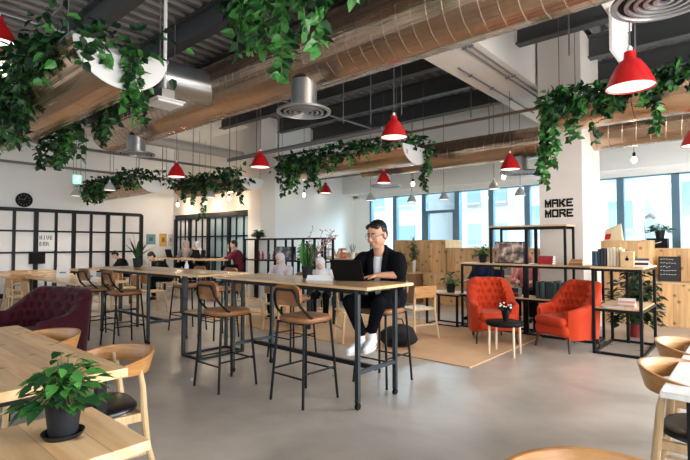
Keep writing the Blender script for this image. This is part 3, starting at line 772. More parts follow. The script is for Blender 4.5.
# ------------------------------------------------------------------ stools, chairs, tables
def make_stool():
    e = empty('bar_stool', label='x', cat='stool')
    seat = MB(); n = 24
    def plan(t, s=1):
        c, sn = math.cos(t), math.sin(t); q = .55
        return (.205*s*math.copysign(abs(c)**q, c), .2*s*math.copysign(abs(sn)**q, sn))
    rings = [(.95, .725), (1, .735), (1.01, .752), (1, .768), (.93, .778), (.5, .776), (.001, .773)]
    for s, z in rings:
        for k in range(n):
            a, b = plan(2*PI*k/n, s); seat.v.append((a, b, z))
    for i in range(len(rings)-1):
        for k in range(n): seat.f.append([i*n+k, i*n+(k+1) % n, (i+1)*n+(k+1) % n, (i+1)*n+k]); seat.m.append(0)
    seat.f.append(list(range(n))[::-1]); seat.m.append(0)
    seat.build('seat', M['tan'], e, angle=60)
    b = MB(); nx, nz = 12, 7
    def bp(i, j, off):
        u = i/nx*2-1; v = j/nz*2-1
        # rounded rectangle outline
        k = (1 - abs(v)**4)**.25 if abs(v) < 1 else 0
        xx = u*.175*max(k, .62); zz = .975 + v*.095
        return (xx, -.215 + .035*(u*u)*-1 + .035 + off - (zz-.9)*.12, zz)
    for off in (.016, -.016):
        for j in range(nz+1):
            for i in range(nx+1): b.v.append(bp(i, j, off))
    w = nx+1; N = w*(nz+1)
    for j in range(nz):
        for i in range(nx):
            a = j*w+i; b.f.append([a, a+w, a+w+1, a+1]); b.m.append(0); b.f.append([N+a, N+a+1, N+a+w+1, N+a+w]); b.m.append(0)
    for i in range(nx):
        b.f.append([i, i+1, N+i+1, N+i]); b.m.append(0); q = nz*w+i; b.f.append([q+1, q, N+q, N+q+1]); b.m.append(0)
    for j in range(nz):
        q = j*w; b.f.append([q+w, q, N+q, N+q+w]); b.m.append(0); q = j*w+nx; b.f.append([q, q+w, N+q+w, N+q]); b.m.append(0)
    b.build('backrest', M['tan'], e, angle=60)
    r = .0125
    for sx in (-1, 1):
        MB().tube([(sx*.215, .215, 0), (sx*.165, .165, .73)], r, 8).build('leg', M['blackmetal'], e)
        MB().tube([(sx*.215, -.235, 0), (sx*.175, -.185, .73)], r, 8).build('leg', M['blackmetal'], e)
    pts = [(-.18, .0, .735), (-.19, -.12, .775), (-.18, -.2, .85), (-.15, -.25, .94), (-.135, -.262, 1.0), (-.10, -.268, 1.03), (.10, -.268, 1.03), (.135, -.262, 1.0), (.15, -.25, .94), (.18, -.2, .85), (.19, -.12, .775), (.18, .0, .735)]
    MB().tube(pts, .012, 8).build('back_frame', M['blackmetal'], e)
    z = .27; f = 1 - z/.73
    xs, yf, yb = .165+.05*f, .165+.05*f, -.185-.05*f
    for a_, b_ in (((-xs, yf, z), (xs, yf, z)), ((-xs, yb, z-.02), (xs, yb, z-.02)), ((-xs, yb, z+.02), (-xs, yf, z+.02)), ((xs, yb, z+.02), (xs, yf, z+.02))): MB().tube([a_, b_], .009, 6).build('footrest', M['blackmetal'], e)
    MB().box(-.17, .17, -.185, .17, .712, .728).build('seat_frame', M['blackmetal'], e, bevel=.004)
    return e
stool_spots = [((-3.19, 3.08, 0), 0, 'tan leather bar stool in front of the nearest bar table, at its right end'),
    ((-4.1, 2.84, 0), 0, 'tan leather bar stool in front of the nearest bar table, at its left end'),
    ((-2.98, 4.0, 0), PI, 'tan leather bar stool with the man in black sitting on it'),
    ((-4.5, 4.1, 0), PI, 'tan leather bar stool behind the nearest bar table, farther left from the man'),
    ((-6.85, 3.0, 0), 0, 'tan bar stool before the farther bar table, right of the two there'),
    ((-7.75, 3.0, 0), .05, 'tan bar stool before the farther bar table, left of the two there'),
    ((-6.3, 4.2, 0), PI, 'tan leather bar stool behind the farther bar table, right one'),
    ((-7.2, 4.2, 0), PI, 'tan leather bar stool behind the farther bar table, left one')]
s0 = make_stool()
for i, (l, rz, lb) in enumerate(stool_spots):
    o = s0 if i == 0 else dup(s0, l, rz)
    o.location = l; o.rotation_euler[2] = rz; o['label'] = lb; o['group'] = 'tan bar stools'

def caster(e, x, y, m=None):
    c = MB(); c.box(x-.012, x+.012, y-.02, y+.02, .05, .075)
    c.tube([(x-.014, y, .03), (x+.014, y, .03)], .028, 14); c.build('caster', M['black'], e)
def bar_table(x0, x1, y0, y1, zt, legs, label, m, casters=True):
    cx, cy = (x0+x1)/2, (y0+y1)/2
    e = empty('bar_table', (cx, cy, 0), label=label, cat='table', group='bar tables')
    MB().box(x0-cx, x1-cx, y0-cy, y1-cy, zt-.028, zt).build('tabletop', m, e, bevel=.003)
    MB().box(x0-cx+.1, x1-cx-.06, y0-cy+.05, y0-cy+.09, zt-.068, zt-.028).box(x0-cx+.1, x1-cx-.06, y1-cy-.09, y1-cy-.05, zt-.068, zt-.028).build('apron_rail', M['blackmetal'], e, smooth=False)
    a, b = y0-cy+.06, y1-cy-.1; zb = .06 if casters else 0
    for x in legs:
        for yy in (a, b):
            MB().box(x-cx-.019, x-cx+.019, yy-.019, yy+.019, zb, zt-.028).build('leg', M['blue_steel'], e, bevel=.003)
            if casters: caster(e, x-cx, yy)
        for za, zb_ in ((zt-.06, zt-.028), (.3, .335)): MB().box(x-cx-.015, x-cx+.015, a, b, za, zb_).build('cross_rail', M['blue_steel'], e, smooth=False)
    MB().box(min(legs)-cx, max(legs)-cx, (a+b)/2-.02, (a+b)/2+.02, .285, .325).build('stretcher', M['blackmetal'], e, smooth=False)
    return e
bar_table(-4.76, -2.47, 3.1, 3.82, 1.07, (-4.44, -2.62), 'nearest bar table, oak top on dark wheeled steel legs, where the man works', M['toppale'])
bar_table(-8.35, -5.68, 3.15, 3.9, 1.06, (-8.15, -6.55), 'farther bar table behind the stools at the left, spiky plant on it', M['toppale'])
e = empty('console_table', (-5.4, 3.52, 0), label='narrow high console with a mid shelf between the two bar tables', cat='table')
MB().box(-.27, .25, -.37, .4, 1.03, 1.06).build('tabletop', M['toppale'], e, bevel=.003)
MB().box(-.19, .19, -.31, .34, .56, .58).build('shelf', M['ply'], e, bevel=.002)
for sx in (-.19, .19):
    for sy in (-.31, .34): MB().box(sx-.018, sx+.018, sy-.018, sy+.018, 0, 1.03).build('leg', M['blue_steel'], e, smooth=False)
fr = MB()
for z in (.0, .53):
    for sx in (-.19, .19): fr.box(sx-.017, sx+.017, -.31, .34, z, z+.03)
    for sy in (-.31, .34): fr.box(-.19, .19, sy-.017, sy+.017, z, z+.03)
build_each(fr, 'rail', M['blackmetal'], e)

# dining chair with a curved wooden back and a black pad
def make_dining_chair():
    e = empty('dining_chair', label='x', cat='chair')      # faces +y, back at -y
    s = MB(); n = 28; rings = [(.9, .44), (1, .45), (1.0, .465), (.94, .48), (.6, .486), (.001, .484)]
    def plan(t):
        c, sn = math.cos(t), math.sin(t)
        return (.235*math.copysign(abs(c)**.7, c)*(1+.08*sn), .225*math.copysign(abs(sn)**.75, sn)+.01)
    for k_, z in rings:
        for k in range(n):
            a, b = plan(2*PI*k/n); s.v.append((a*k_, b*k_, z))
    for i in range(len(rings)-1):
        for k in range(n): s.f.append([i*n+k, i*n+(k+1) % n, (i+1)*n+(k+1) % n, (i+1)*n+k]); s.m.append(0)
    s.build('seat', M['blackleather'], e, angle=60)
    fr = MB()
    fr.bar((-.19, .19, .415), (.19, .19, .415), .03, .05).bar((-.2, -.2, .415), (.2, -.2, .415), .03, .05)
    fr.bar((-.215, -.2, .415), (-.2, .2, .415), .03, .05).bar((.215, -.2, .415), (.2, .2, .415), .03, .05)
    fr.build('seat_frame', M['ash'], e, bevel=.006)
    for sx in (-1, 1):
        MB().tube([(sx*.235, .235, 0), (sx*.21, .2, .25), (sx*.205, .19, .45)], [.013, .019, .02], 10).build('leg', M['ash'], e)
        MB().tube([(sx*.245, -.29, 0), (sx*.225, -.225, .25), (sx*.22, -.205, .44), (sx*.235, -.19, .6), (sx*.25, -.165, .72)], [.014, .02, .022, .019, .014], 10).build('leg', M['ash'], e)
    for q in (-1, 1): MB().tube([(q*.222, -.24, .2), (q*.215, .21, .2)], .011, 8).build('stretcher', M['ash'], e)
    b = MB(); N = 28; outer = []
    for i in range(N+1):
        t = R(-20 + 220*i/N) ; u = abs(i/N*2-1)
        rx, ry = .285, .235
        x, y = -rx*math.cos(t), -ry*math.sin(t)-.035
        h = .046*(1-u**2.2)+.013; tilt = .035
        zc = .725 - .010*u
        for (dr, z) in ((0, zc-h), (.018, zc-h), (.018+tilt*(1-u), zc+h), (tilt*(1-u), zc+h)):
            f = 1 + dr/.26
            b.v.append((x*f, y*f, z))
    for i in range(N):
        for k in range(4): b.f.append([i*4+k, i*4+(k+1) % 4, (i+1)*4+(k+1) % 4, (i+1)*4+k]); b.m.append(0)
    b.f.append([3, 2, 1, 0]); b.f.append([N*4+k for k in range(4)]); b.m += [0, 0]
    b.build('backrest', M['bentwood'], e, angle=50, bevel=.004)
    return e
c0 = make_dining_chair()
chairs = [((-2.99, 1.15, 0), PI-.12, 'curved back wooden dining chair behind the near end of the pine table, black seat showing'),
          ((-3.95, 1.06, 0), PI+.05, 'curved back wooden dining chair mostly hidden by the pine table, next to the burgundy armchair'),
          ((-.19, 3.1, 0), -PI/2, 'curved back dining chair at the whitewashed table, nearer one with black seat in view'),
          ((-.22, 3.9, 0), -PI/2, 'curved back wooden dining chair at the whitewashed table, farther of the two'),
          ((-.27, 1.37, 0), PI+.6, 'curved back wooden chair whose back only just rises into the bottom of the picture')]
for i, (l, rz, lb) in enumerate(chairs):
    o = c0 if i == 0 else dup(c0, l, rz)
    o.location = l; o.rotation_euler[2] = rz; o['label'] = lb; o['group'] = 'dining chairs with curved backs'

def dining_table(x0, x1, y0, y1, zt, th, label, m, edge=None, legm=None, legs=True):
    cx, cy = (x0+x1)/2, (y0+y1)/2
    e = empty('dining_table', (cx, cy, 0), label=label, cat='table')
    MB().box(x0-cx, x1-cx, y0-cy, y1-cy, zt-th, zt).build('tabletop', m, e, bevel=.005)
    hx, hy = (x1-x0)/2, (y1-y0)/2; lm = legm or M['blackmetal']
    for sx in (-1, 1):
        for sy in (-1, 1):
            MB().box(sx*(hx-.12)-.025, sx*(hx-.12)+.025, sy*(hy-.1)-.025, sy*(hy-.1)+.025, 0, zt-th).build('leg', lm, e, smooth=False)
    MB().box(-hx+.1, hx-.1, -hy+.09, -hy+.12, zt-th-.05, zt-th).box(-hx+.1, hx-.1, hy-.12, hy-.09, zt-th-.05, zt-th).box(-hx+.11, -hx+.14, -hy+.1, hy-.1, zt-th-.05, zt-th).box(hx-.14, hx-.11, -hy+.1, hy-.1, zt-th-.05, zt-th).build('frame', lm, e, smooth=False)
    return e
dining_table(-4.72, -2.63, .25, 1.18, .75, .05, 'long pine dining table at the left with a broad plank top', M['pine'])
dining_table(-2.12, -1.6, -.3, .8, .75, .035, 'small pine table in the bottom left corner carrying the leafy pot', M['pine'])
dining_table(-.35, .6, 2.62, 4.6, .75, .03, 'whitewashed table at the right border beside two curved back chairs', M['whitewood'])
potted('potted_pothos', (-1.87, .61, .75), .062, .145, 'bush', 'leafy pothos in a charcoal pot and saucer on the small pine table', 5, n=150, spread=.115, height=.16, size=(.042, .075), saucer=True)

# ------------------------------------------------------------------ armchairs
def armchair(name, loc, rz, label, fm, bm, W_=.34, Hb=.90, Ha=.57, group=None):
    """faces -y"""
    e = empty(name, loc, rz, label=label, cat='armchair', group=group)
    D = .33
    # U-shaped shell: param s from -1 (front of left arm) to 1
    def path(s, off=0):
        # straight arms then semi ellipse behind
        a = abs(s); sg = 1 if s >= 0 else -1
        if a > .55:
            t = (a-.55)/.45; x = sg*(W_+off); y = .06 - t*.38
            nx, ny = sg, 0
        else:
            th = (a/.55)*PI/2; x = sg*(W_+off)*math.sin(th)**.75; y = .06 + (D-.06+off)*math.cos(th)**.8
        return x, y
    def top(s):
        a = abs(s)
        t = min(1, max(0, (a-.22)/.50)); t = t*t*(3-2*t)
        return Hb*(1-t) + Ha*t - .05*max(0, (a-.72)/.28)**2
    n, m_ = 96, 28; mb = MB()
    sl = .13
    def P(s, v, inner):
        z0 = .17; zt = top(s); z = z0 + (zt-z0)*v
        x, y = path(s, -(.10 - .035*min(1, max(0, (abs(s)-.5)/.2))) if inner else 0)
        a = abs(s); back = max(0, 1-a/.6)
        y += sl*back*(z-.3); x *= (1 + .10*(z-.4)) * (1 - .22*max(0, (a-.84)/.16)**2)
        if inner and z > .44:
            # diamond tufting
            L = s*1.0/.118; r_ = (z-.5)/.105
            q = 0
            row = round(r_)
            for rr in (row-1, row, row+1):
                cc = round(L - .5*(rr % 2)) + .5*(rr % 2)
                d2 = ((L-cc)*.118)**2 + ((r_-rr)*.105)**2
                q = max(q, math.exp(-d2/.0009))
            k = .06*(1-q) if a < .75 else .012
            cx_, cy_ = 0, -.1
            d = Vector((cx_-x, cy_-y)); d.normalize(); x += d.x*k; y += d.y*k
        return (x, y, z)
    rows_o = []
    for i in range(n+1):
        s = -1+2*i/n
        ring = [P(s, v/m_, False) for v in range(m_+1)]
        xo, yo, zo = ring[-1]; inner = [P(s, v/m_*1.0, True) for v in range(m_, -1, -1)]
        xi, yi, zi = inner[0]
        roll = [((xo*.8+xi*.2), (yo*.8+yi*.2), zo+.022), ((xo+xi)/2, (yo+yi)/2, zo+.03), ((xo*.2+xi*.8), (yo*.2+yi*.8), zo+.022)]
        rows_o.append(ring + roll + inner)
    K = len(rows_o[0])
    for r_ in rows_o: mb.v += r_
    for i in range(n):
        for k in range(K-1): mb.f.append([i*K+k, i*K+k+1, (i+1)*K+k+1, (i+1)*K+k]); mb.m.append(0)
    mb.f.append(list(range(K))); mb.f.append([n*K+k for k in range(K)][::-1]); mb.m += [0, 0]
    sh = mb.build('tufted_shell', fm, e, angle=75)
    bt = MB()
    for row in range(0, 5):
        z = .5 + row*.105
        for c in range(-6, 7):
            s = (c + .5*(row % 2))*.118
            if abs(s) < .62 and z < top(s)-.05:
                p = P(s, (z-.17)/(top(s)-.17), True); bt.ball(p, .011, 6)
    bt.build('tuft_buttons', bm, e)
    MB().box(-W_+.07, W_-.07, -.38, .24, .2, .36).build('base', fm, e, bevel=.05)
    MB().box(-W_+.095, W_-.095, -.41, .2, .34, .46).build('seat_cushion', fm, e, bevel=.05)
    for sx in (-1, 1):
        MB().tube([(sx*(W_-.08), -.30, .2), (sx*(W_-.05), -.33, 0)], [.022, .013], 8).build('leg', M['darkleg'], e)
        MB().tube([(sx*(W_-.14), .28, .2), (sx*(W_-.12), .34, 0)], [.022, .013], 8).build('leg', M['darkleg'], e)
    return e
armchair('armchair', (-3.0, 6.78, 0), R(36), 'orange tufted velvet armchair at the left of the small round table, facing right', M['orange'], M['orangebtn'], group='orange armchairs')
armchair('armchair', (-1.97, 7.0, 0), R(-26), 'orange tufted velvet armchair at the right, in front of the column', M['orange'], M['orangebtn'], group='orange armchairs')
armchair('armchair', (-6.15, 1.75, 0), R(20), 'large burgundy tufted velvet armchair at the left behind the pine table', M['burg'], M['burgbtn'], W_=.54, Hb=.90, Ha=.64)

# small round coffee table
e = empty('side_table', (-2.5, 6.04, 0), label='small round black topped table with pale wooden legs before the orange armchairs', cat='table')
MB().lathe([(0, .37), (.2, .37), (.235, .385), (.24, .425), (.235, .43), (0, .43)], n=36).build('tabletop', M['black'], e, angle=60)
for k in range(4):
    a = PI/4 + k*PI/2 + .12
    MB().tube([(.225*math.cos(a), .225*math.sin(a), 0), (.215*math.cos(a), .215*math.sin(a), .41)], [.014, .017], 10).build('leg', M['birch'], e)
e = empty('flower_vase', (-2.5, 6.08, .43), label='dark vase with leaves and small white flowers on the round black table', cat='vase')
MB().lathe([(0, 0), (.03, 0), (.035, .02), (.05, .1), (.065, .15), (.06, .15), (.03, .02)], n=20).build('vase', M['blackgloss'], e)
q = MB(); fl = MB(); rnd = random.Random(8)
for _ in range(26):
    a = rnd.uniform(0, 6.28); d = (math.cos(a)*.8, math.sin(a)*.8, rnd.uniform(.2, 1)); leaf(q, (0, 0, .13), d, rnd.uniform(.06, .12), 0, wid=.4)
for _ in range(12):
    a = rnd.uniform(0, 6.28); fl.ball((.07*math.cos(a), .07*math.sin(a), rnd.uniform(.17, .24)), .013, 6)
q.build('leaves', M['leafd'], e, smooth=False); fl.build('flowers', M['whitepot'], e)

# rug
tag(MB().box(-8.4, -2.52, 5.08, 7.75, 0.0, .012).build('floor_rug', M['rug'], smooth=False), 'large tan rug under the orange armchair and the wooden chairs', 'rug')

# ------------------------------------------------------------------ black frame shelving
def post(mb, x, y, z0, z1, w=.035): mb.box(x-w/2, x+w/2, y-w/2, y+w/2, z0, z1)
e = empty('shelving_unit', (-2.7, 7.6, 0), label='long black frame shelf with wooden boards and a tall middle bay, behind the orange armchairs', cat='shelf')
ox, oy = 2.7, -7.6
yf, yb = 7.52, 7.95
def fr_box(mb, x0, x1, z, w=.035):
    mb.box(x0+ox, x1+ox, yf+oy-w/2, yf+oy+w/2, z-w, z); mb.box(x0+ox, x1+ox, yb+oy-w/2, yb+oy+w/2, z-w, z)
for x, zt in ((-3.86, 1.1), (-3.33, 1.72), (-2.78, 1.1), (-2.74, 1.72), (-2.16, 1.72), (-1.75, 1.1)):
    for y in (yf, yb):
        mb = MB(); post(mb, x+ox, y+oy, 0, zt, .045 if x in (-2.74,) else .034); mb.build('post', M['blackmetal'], e, smooth=False)
mb = MB(); fr_box(mb, -3.86, -1.75, 1.1); fr_box(mb, -3.86, -1.75, .57); fr_box(mb, -3.33, -2.16, 1.72); fr_box(mb, -3.86, -1.75, .035)
for x in (-3.86, -3.33, -2.74, -2.16, -1.75):
    for z in (.035, .57, 1.1): mb.box(x+ox-.015, x+ox+.015, yf+oy, yb+oy, z-.03, z)
build_each(mb, 'rail', M['blackmetal'], e)
MB().box(-3.88+ox, -1.74+ox, yf+oy-.03, yb+oy+.03, 1.1, 1.125).build('shelf_board', M['ply'], e, smooth=False)
MB().box(-3.88+ox, -1.74+ox, yf+oy-.03, yb+oy+.03, .57, .59).build('shelf_board', M['ply'], e, smooth=False)
MB().box(-3.36+ox, -2.13+ox, yf+oy-.03, yb+oy+.03, 1.72, 1.745).build('shelf_board', M['ply'], e, smooth=False)
e = empty('shelving_unit', (-4.2, 7.6, 0), label='low black cube frame with wooden top left of the orange armchairs, plant on it', cat='shelf')
mb = MB()
for x in (-.3, .3):
    for y in (-.2, .22):
        MB().box(x-.017, x+.017, y-.017, y+.017, 0, .56).build('leg', M['blackmetal'], e, smooth=False)
for z in (.0, .53):
    for x in (-.3, .3): mb.box(x-.015, x+.015, -.2, .22, z, z+.03)
    for y in (-.2, .22): mb.box(-.3, .3, y-.015, y+.015, z, z+.03)
build_each(mb, 'rail', M['blackmetal'], e)
MB().box(-.32, .32, -.22, .24, .56, .585).build('tabletop', M['ply'], e, smooth=False)
e = empty('shelving_unit', (-1.36, 7.41, 0), label='black frame display stand right of the orange armchairs, books on both levels', cat='shelf')
for x in (-.27, .27):
    for y in (-.53, .53):
        MB().box(x-.018, x+.018, y-.018, y+.018, 0, 1.12).build('post', M['blackmetal'], e, smooth=False)
MB().box(-.06-.02, -.06+.02, .48, .52, 0, 1.12).build('post', M['blackmetal'], e, smooth=False)
mb = MB()
for z in (.0, .56, 1.085):
    for x in (-.27, .27): mb.box(x-.016, x+.016, -.53, .53, z, z+.033)
    for y in (-.53, .53): mb.box(-.27, .27, y-.016, y+.016, z, z+.033)
build_each(mb, 'rail', M['blackmetal'], e)
MB().box(-.30, .30, -.56, .56, 1.12, 1.145).build('top_board', M['ply'], e, smooth=False)
MB().box(-.27, .27, -.52, .52, .593, .61).build('shelf_board', M['ply'], e, smooth=False)

# books
BC = {}
def bookmat(c):
    k = 'book_%.2f_%.2f_%.2f' % c
    return mat(k, c, .5)
def book(loc, w, d, h, c, rz=0, label=None, group=None, upright=True):
    """w thickness (x), d depth (y), h height (z)"""
    mb = MB()
    t = .003
    if upright:
        mb.box(-w/2, -w/2+t, -d/2, d/2, 0, h).box(w/2-t, w/2, -d/2, d/2, 0, h).box(-w/2, w/2, -d/2, -d/2+t, 0, h)
        mb.box(-w/2+t, w/2-t, -d/2+t, d/2-.006, .004, h-.004, 1)
    else:
        mb.box(-w/2, w/2, -d/2, d/2, 0, t).box(-w/2, w/2, -d/2, d/2, h-t, h).box(-w/2, w/2, -d/2, -d/2+t, 0, h)
        mb.box(-w/2+.005, w/2-.005, -d/2+t, d/2-.006, t, h-t, 1)
    o = mb.build('book', [bookmat(c), M['paper']], smooth=False, loc=loc, rz=rz)
    return tag(o, label, 'book', group)
Z1, Z2 = 1.126, .591
# red stack on the long shelf
for i in range(4):
    book((-2.47+.004*(i % 2), 7.65, Z1+.033*i), .22, .16, .032, (.5-.05*i, .02, .03), rz=.03*(i-1), label='red book lying in the stack on the long shelf, under the tall bay', group='red book stack on the long shelf', upright=False)
for i in range(3):
    book((-2.02, 7.6, Z1+.03*i), .2-.02*i, .15, .029, ((.55, .2, .06), (.62, .36, .12), (.5, .2, .08))[i], rz=.1*i, label=['orange brown book at the bottom of the low stack before the column', 'tan book in the middle of the low stack before the column', 'orange brown book on top of the low stack before the column'][i], upright=False)
# mid level: dark green books, red/black stack
xx = -2.6
for i in range(8):
    w = random.Random(i).uniform(.035, .055)
    book((xx, 7.68, Z2), w-.003, .2, random.Random(i+9).uniform(.24, .285), ((.02, .06, .05), (.03, .05, .06), (.05, .12, .09), (.02, .03, .05))[i % 4], label='dark green or navy book standing in the row behind the orange armchairs', group='dark books behind the armchairs'); xx += w
for i in range(4):
    book((-3.02, 7.66, Z2+.035*i), .24, .17, .034, ((.02, .02, .02), (.4, .04, .03), (.03, .03, .03), (.02, .02, .025))[i], label=['black book at the bottom of the stack behind the left orange armchair', 'red book in the stack behind the left orange armchair', 'dark grey book over the red one behind the left orange armchair', 'black book on top of the stack behind the left orange armchair'][i], upright=False)
# display stand top
xx = -1.72
for i, (c, h) in enumerate((((.03, .05, .08), .2), ((.05, .12, .2), .19), ((.02, .02, .03), .23), ((.02, .025, .04), .24), ((.03, .03, .04), .23))):
    book((xx+.06, 7.12, 1.146), .034, .18, h, c, label='dark blue or black book standing at the left of the display stand', group='dark books on the display stand'); xx += .036
for i, (c, h) in enumerate((((.75, .6, .42), .25), ((.72, .62, .48), .25), ((.78, .7, .58), .24), ((.7, .5, .3), .25), ((.74, .66, .5), .23))):
    book((xx+.065, 7.12, 1.146), .034, .18, h, c, label='cream book standing in the middle of the display stand', group='cream books on the display stand'); xx += .036
e = empty('wooden_box', (-1.25, 7.02, 1.146), label='pale wooden box with a small dark emblem on the display stand', cat='box')
MB().box(-.075, .075, -.05, .05, 0, .2).build('box_body', M['ply'], e, bevel=.004)
MB().ball((0, -.052, .1), (.022, .003, .022), 10).bar((0, -.053, .12), (0, -.053, .145), .012, .003).build('emblem', M['black'], e)
for i in range(4):
    book((-1.12, 7.12, 1.146+.028*i), .2-.01*i, .15, .026, ((.8, .8, .8), (.05, .02, .02), (.75, .75, .76), (.04, .04, .05))[i], rz=.1*(i-1), label=['white book at the bottom of the stack on the display stand', 'dark book above the bottom white one on the display stand', 'white book second from the top of the stack on the display stand', 'dark book on top of the stack on the display stand'][i], upright=False)
for i in range(4):
    book((-1.3, 7.2, .611+.026*i), .2, .14, .025, ((.6, .35, .35), (.7, .62, .55), (.6, .3, .3), (.7, .65, .6))[i], rz=.05*i, label='pale pink or cream book in the stack on the lower level of the display stand', group='stack on the lower level of the display stand', upright=False)
book((-1.42, 6.98, .611), .26, .19, .01, (.55, .5, .45), rz=.4, label='open pale magazine lying on the lower level of the display stand', upright=False)

# framed photo on the shelf
def framed(loc, w, h, rz, label, pic, fm=None, cat='picture', tilt=.0, name='framed_photo'):
    e = empty(name, loc, rz, label=label, cat=cat)
    MB().box(-w/2, w/2, 0, .02, 0, h).build('frame', fm or M['black'], e, bevel=.002)
    MB().box(-w/2+.012, w/2-.012, -.003, 0, .012, h-.012).build('print', pic, e, smooth=False)
    e.rotation_euler[0] = -tilt
    return e
def photo_mat(name, cs, scale=3):
    m, nt, b = new_mat(name); L = nt.links.new
    tc = nt.nodes.new('ShaderNodeTexCoord'); n = nt.nodes.new('ShaderNodeTexNoise'); n.inputs['Scale'].default_value = scale; n.inputs['Detail'].default_value = 4
    L(tc.outputs['Object'], n.inputs['Vector']); cr = nt.nodes.new('ShaderNodeValToRGB'); L(n.outputs['Fac'], cr.inputs['Fac'])
    el = cr.color_ramp.elements; el[0].position = .38; el[0].color = (*cs[0], 1); el[1].position = .62; el[1].color = (*cs[-1], 1)
    for i, c in enumerate(cs[1:-1]): x = el.new(.38 + .24*(i+1)/(len(cs)-1)); x.color = (*c, 1)
    L(cr.outputs['Color'], b.inputs['Base Color']); b.inputs['Roughness'].default_value = .3
    return m
PH = photo_mat('street_photo', [(.03, .02, .018), (.16, .09, .06), (.4, .28, .22), (.75, .62, .52)], 9)
framed((-3.08, 7.66, Z1), .5, .36, 0, 'framed brown street photo standing in the tall bay of the long shelf', PH)
framed((-4.16, 10.15, .75), .28, .26, .1, 'small white framed picture on the wooden step behind the left orange armchair', photo_mat('small_photo', [(.05, .03, .03), (.4, .3, .25), (.1, .08, .08)], 8), M['white'])
potted('potted_plant', (-3.55, 7.68, Z1), .075, .14, 'bush', 'green potted plant on the left end of the long shelf', 15, n=60, spread=.15, height=.2, size=(.05, .09))
potted('potted_plant', (-4.1, 7.55, .585), .09, .16, 'bush', 'green potted plant on the low cube frame left of the orange armchair', 16, n=70, spread=.17, height=.22, size=(.06, .1))
potted('bonsai_plant', (-1.42, 8.5, 0), .11, .2, 'bush', 'dark bushy plant in a red pot standing behind the display stand', 17, M['redpot'], n=460, spread=.34, height=1.0, leafm=[M['leafd'], M['leafd']], size=(.09, .15))

# ------------------------------------------------------------------ wooden bleachers
def bench(name, x0, x1, y0, y1, z0, z1, label, m=None):
    cx, cy = (x0+x1)/2, (y0+y1)/2
    e = empty(name, (cx, cy, z0), label=label, cat='bench')
    MB().box(x0-cx, x1-cx, y0-cy, y1-cy, 0, z1-z0-.03).build('boxed_front', m or M['knotty'], e, bevel=.003)
    MB().box(x0-cx-.0, x1-cx, y0-cy-.012, y1-cy, z1-z0-.03, z1-z0).build('seat_board', M['ply'], e, smooth=False)
    return e
bench('wooden_bleacher', -2.3, 3.3, 9.98, 10.6, 0, .77, 'low knotty pine bleacher step at the right')
bench('wooden_bleacher', -2.3, 3.3, 10.6, 11.3, 0, 1.37, 'upper pine bleacher step at the right under the windows')
bench('wooden_bleacher', -2.5, -1.45, 10.2, 10.95, .77+.0, 1.52, 'tall pine block standing on the right bleacher beside the column')
bench('wooden_bleacher', -.95, 3.3, 11.3, 11.9, 0, 1.58, 'highest pine ledge at the right border under the window')
bench('wooden_bleacher', -6.2, -3.0, 10.0, 10.5, 0, .74, 'low pine bleacher step behind the left orange armchair')
bench('wooden_bleacher', -5.8, -2.8, 10.5, 11.2, 0, 1.36, 'upper pine bleacher step left of the column')
bench('wooden_bleacher', -7.35, -5.82, 10.45, 11.3, 0, 1.56, 'tall pine block directly behind the man')
bench('wooden_bleacher', -9.6, -7.37, 10.6, 11.4, 0, 1.2, 'pine counter block left of the man under the leftmost window', M['ply'])
bench('wooden_bleacher', -7.1, -6.25, 9.75, 10.4, 0, .75, 'brown desk block behind the man holding a small plant', mat('brown_desk', (.30, .16, .08), .5))
framed((-1.19, 10.38, .77), .34, .45, 0, 'black chalkboard with handwriting leaning on the right bleacher', mat('chalkboard', (.02, .022, .025), .7, var=.6, scale=30), M['black'], cat='chalkboard', tilt=.12, name='chalkboard')
for i in range(4):
    q = MB(); zz = .84+.07*i+.3*0
    rr = random.Random(i)
    for k in range(5):
        x_ = -1.05 + k*.052; q.bar((x_, 0, 0), (x_+.035, 0, rr.uniform(-.012, .02)), .004, .003)
    e_ = q
for o in [x for x in bpy.data.objects if x.name.startswith('chalkboard')][:1]:
    q = MB(); rr = random.Random(4)
    for row in range(5):
        for k in range(rr.randint(4, 7)):
            x_ = -.14 + k*.042; z_ = .4 - row*.07; q.bar((x_, -.005, z_), (x_+.03, -.005, z_+rr.uniform(-.012, .014)), .004, .006)
    q.build('chalk_writing', M['paper'], o, smooth=False)
e = empty('speaker_box', (-1.42, 10.85, 1.37), label='black box with a pale stroke beside the window, plant on top', cat='box')
MB().box(-.17, .17, -.13, .13, 0, .19).build('box_body', M['black'], e, bevel=.01)
MB().bar((-.16, -.153, .05), (.08, -.153, .12), .004, .012).build('white_stroke', M['paper'], e)
potted('potted_plant', (-1.38, 10.85, 1.56), .09, .15, 'bush', 'green potted plant on the black box in front of the right window', 18, n=80, spread=.2, height=.17, size=(.07, .11))
e = empty('paper_bag', (-2.15, 10.75, 1.52), label='cream and red paper bag on the tall block beside the column', cat='bag')
MB().add([(-.16, -.1, 0), (.16, -.1, 0), (.16, .1, 0), (-.16, .1, 0), (-.15, -.03, .22), (.13, -.03, .34), (.13, .03, .34), (-.15, .03, .22)], [(0,3,2,1),(4,5,6,7),(0,1,5,4),(1,2,6,5),(2,3,7,6),(3,0,4,7)]).build('bag_body', mat('cream_bag', (.8, .66, .42), .6), e, smooth=False)
MB().add([(-.15, -.103, .03), (-.05, -.103, .03), (-.03, -.075, .14), (-.13, -.075, .13)], [(0, 1, 2, 3)]).box(-.14, -.07, -.106, -.1, .02, .1).build('red_print', M['red'], e, smooth=False)
e = empty('red_figure', (-2.38, 10.45, 1.52), label='small red standing object beside the paper bag', cat='ornament')
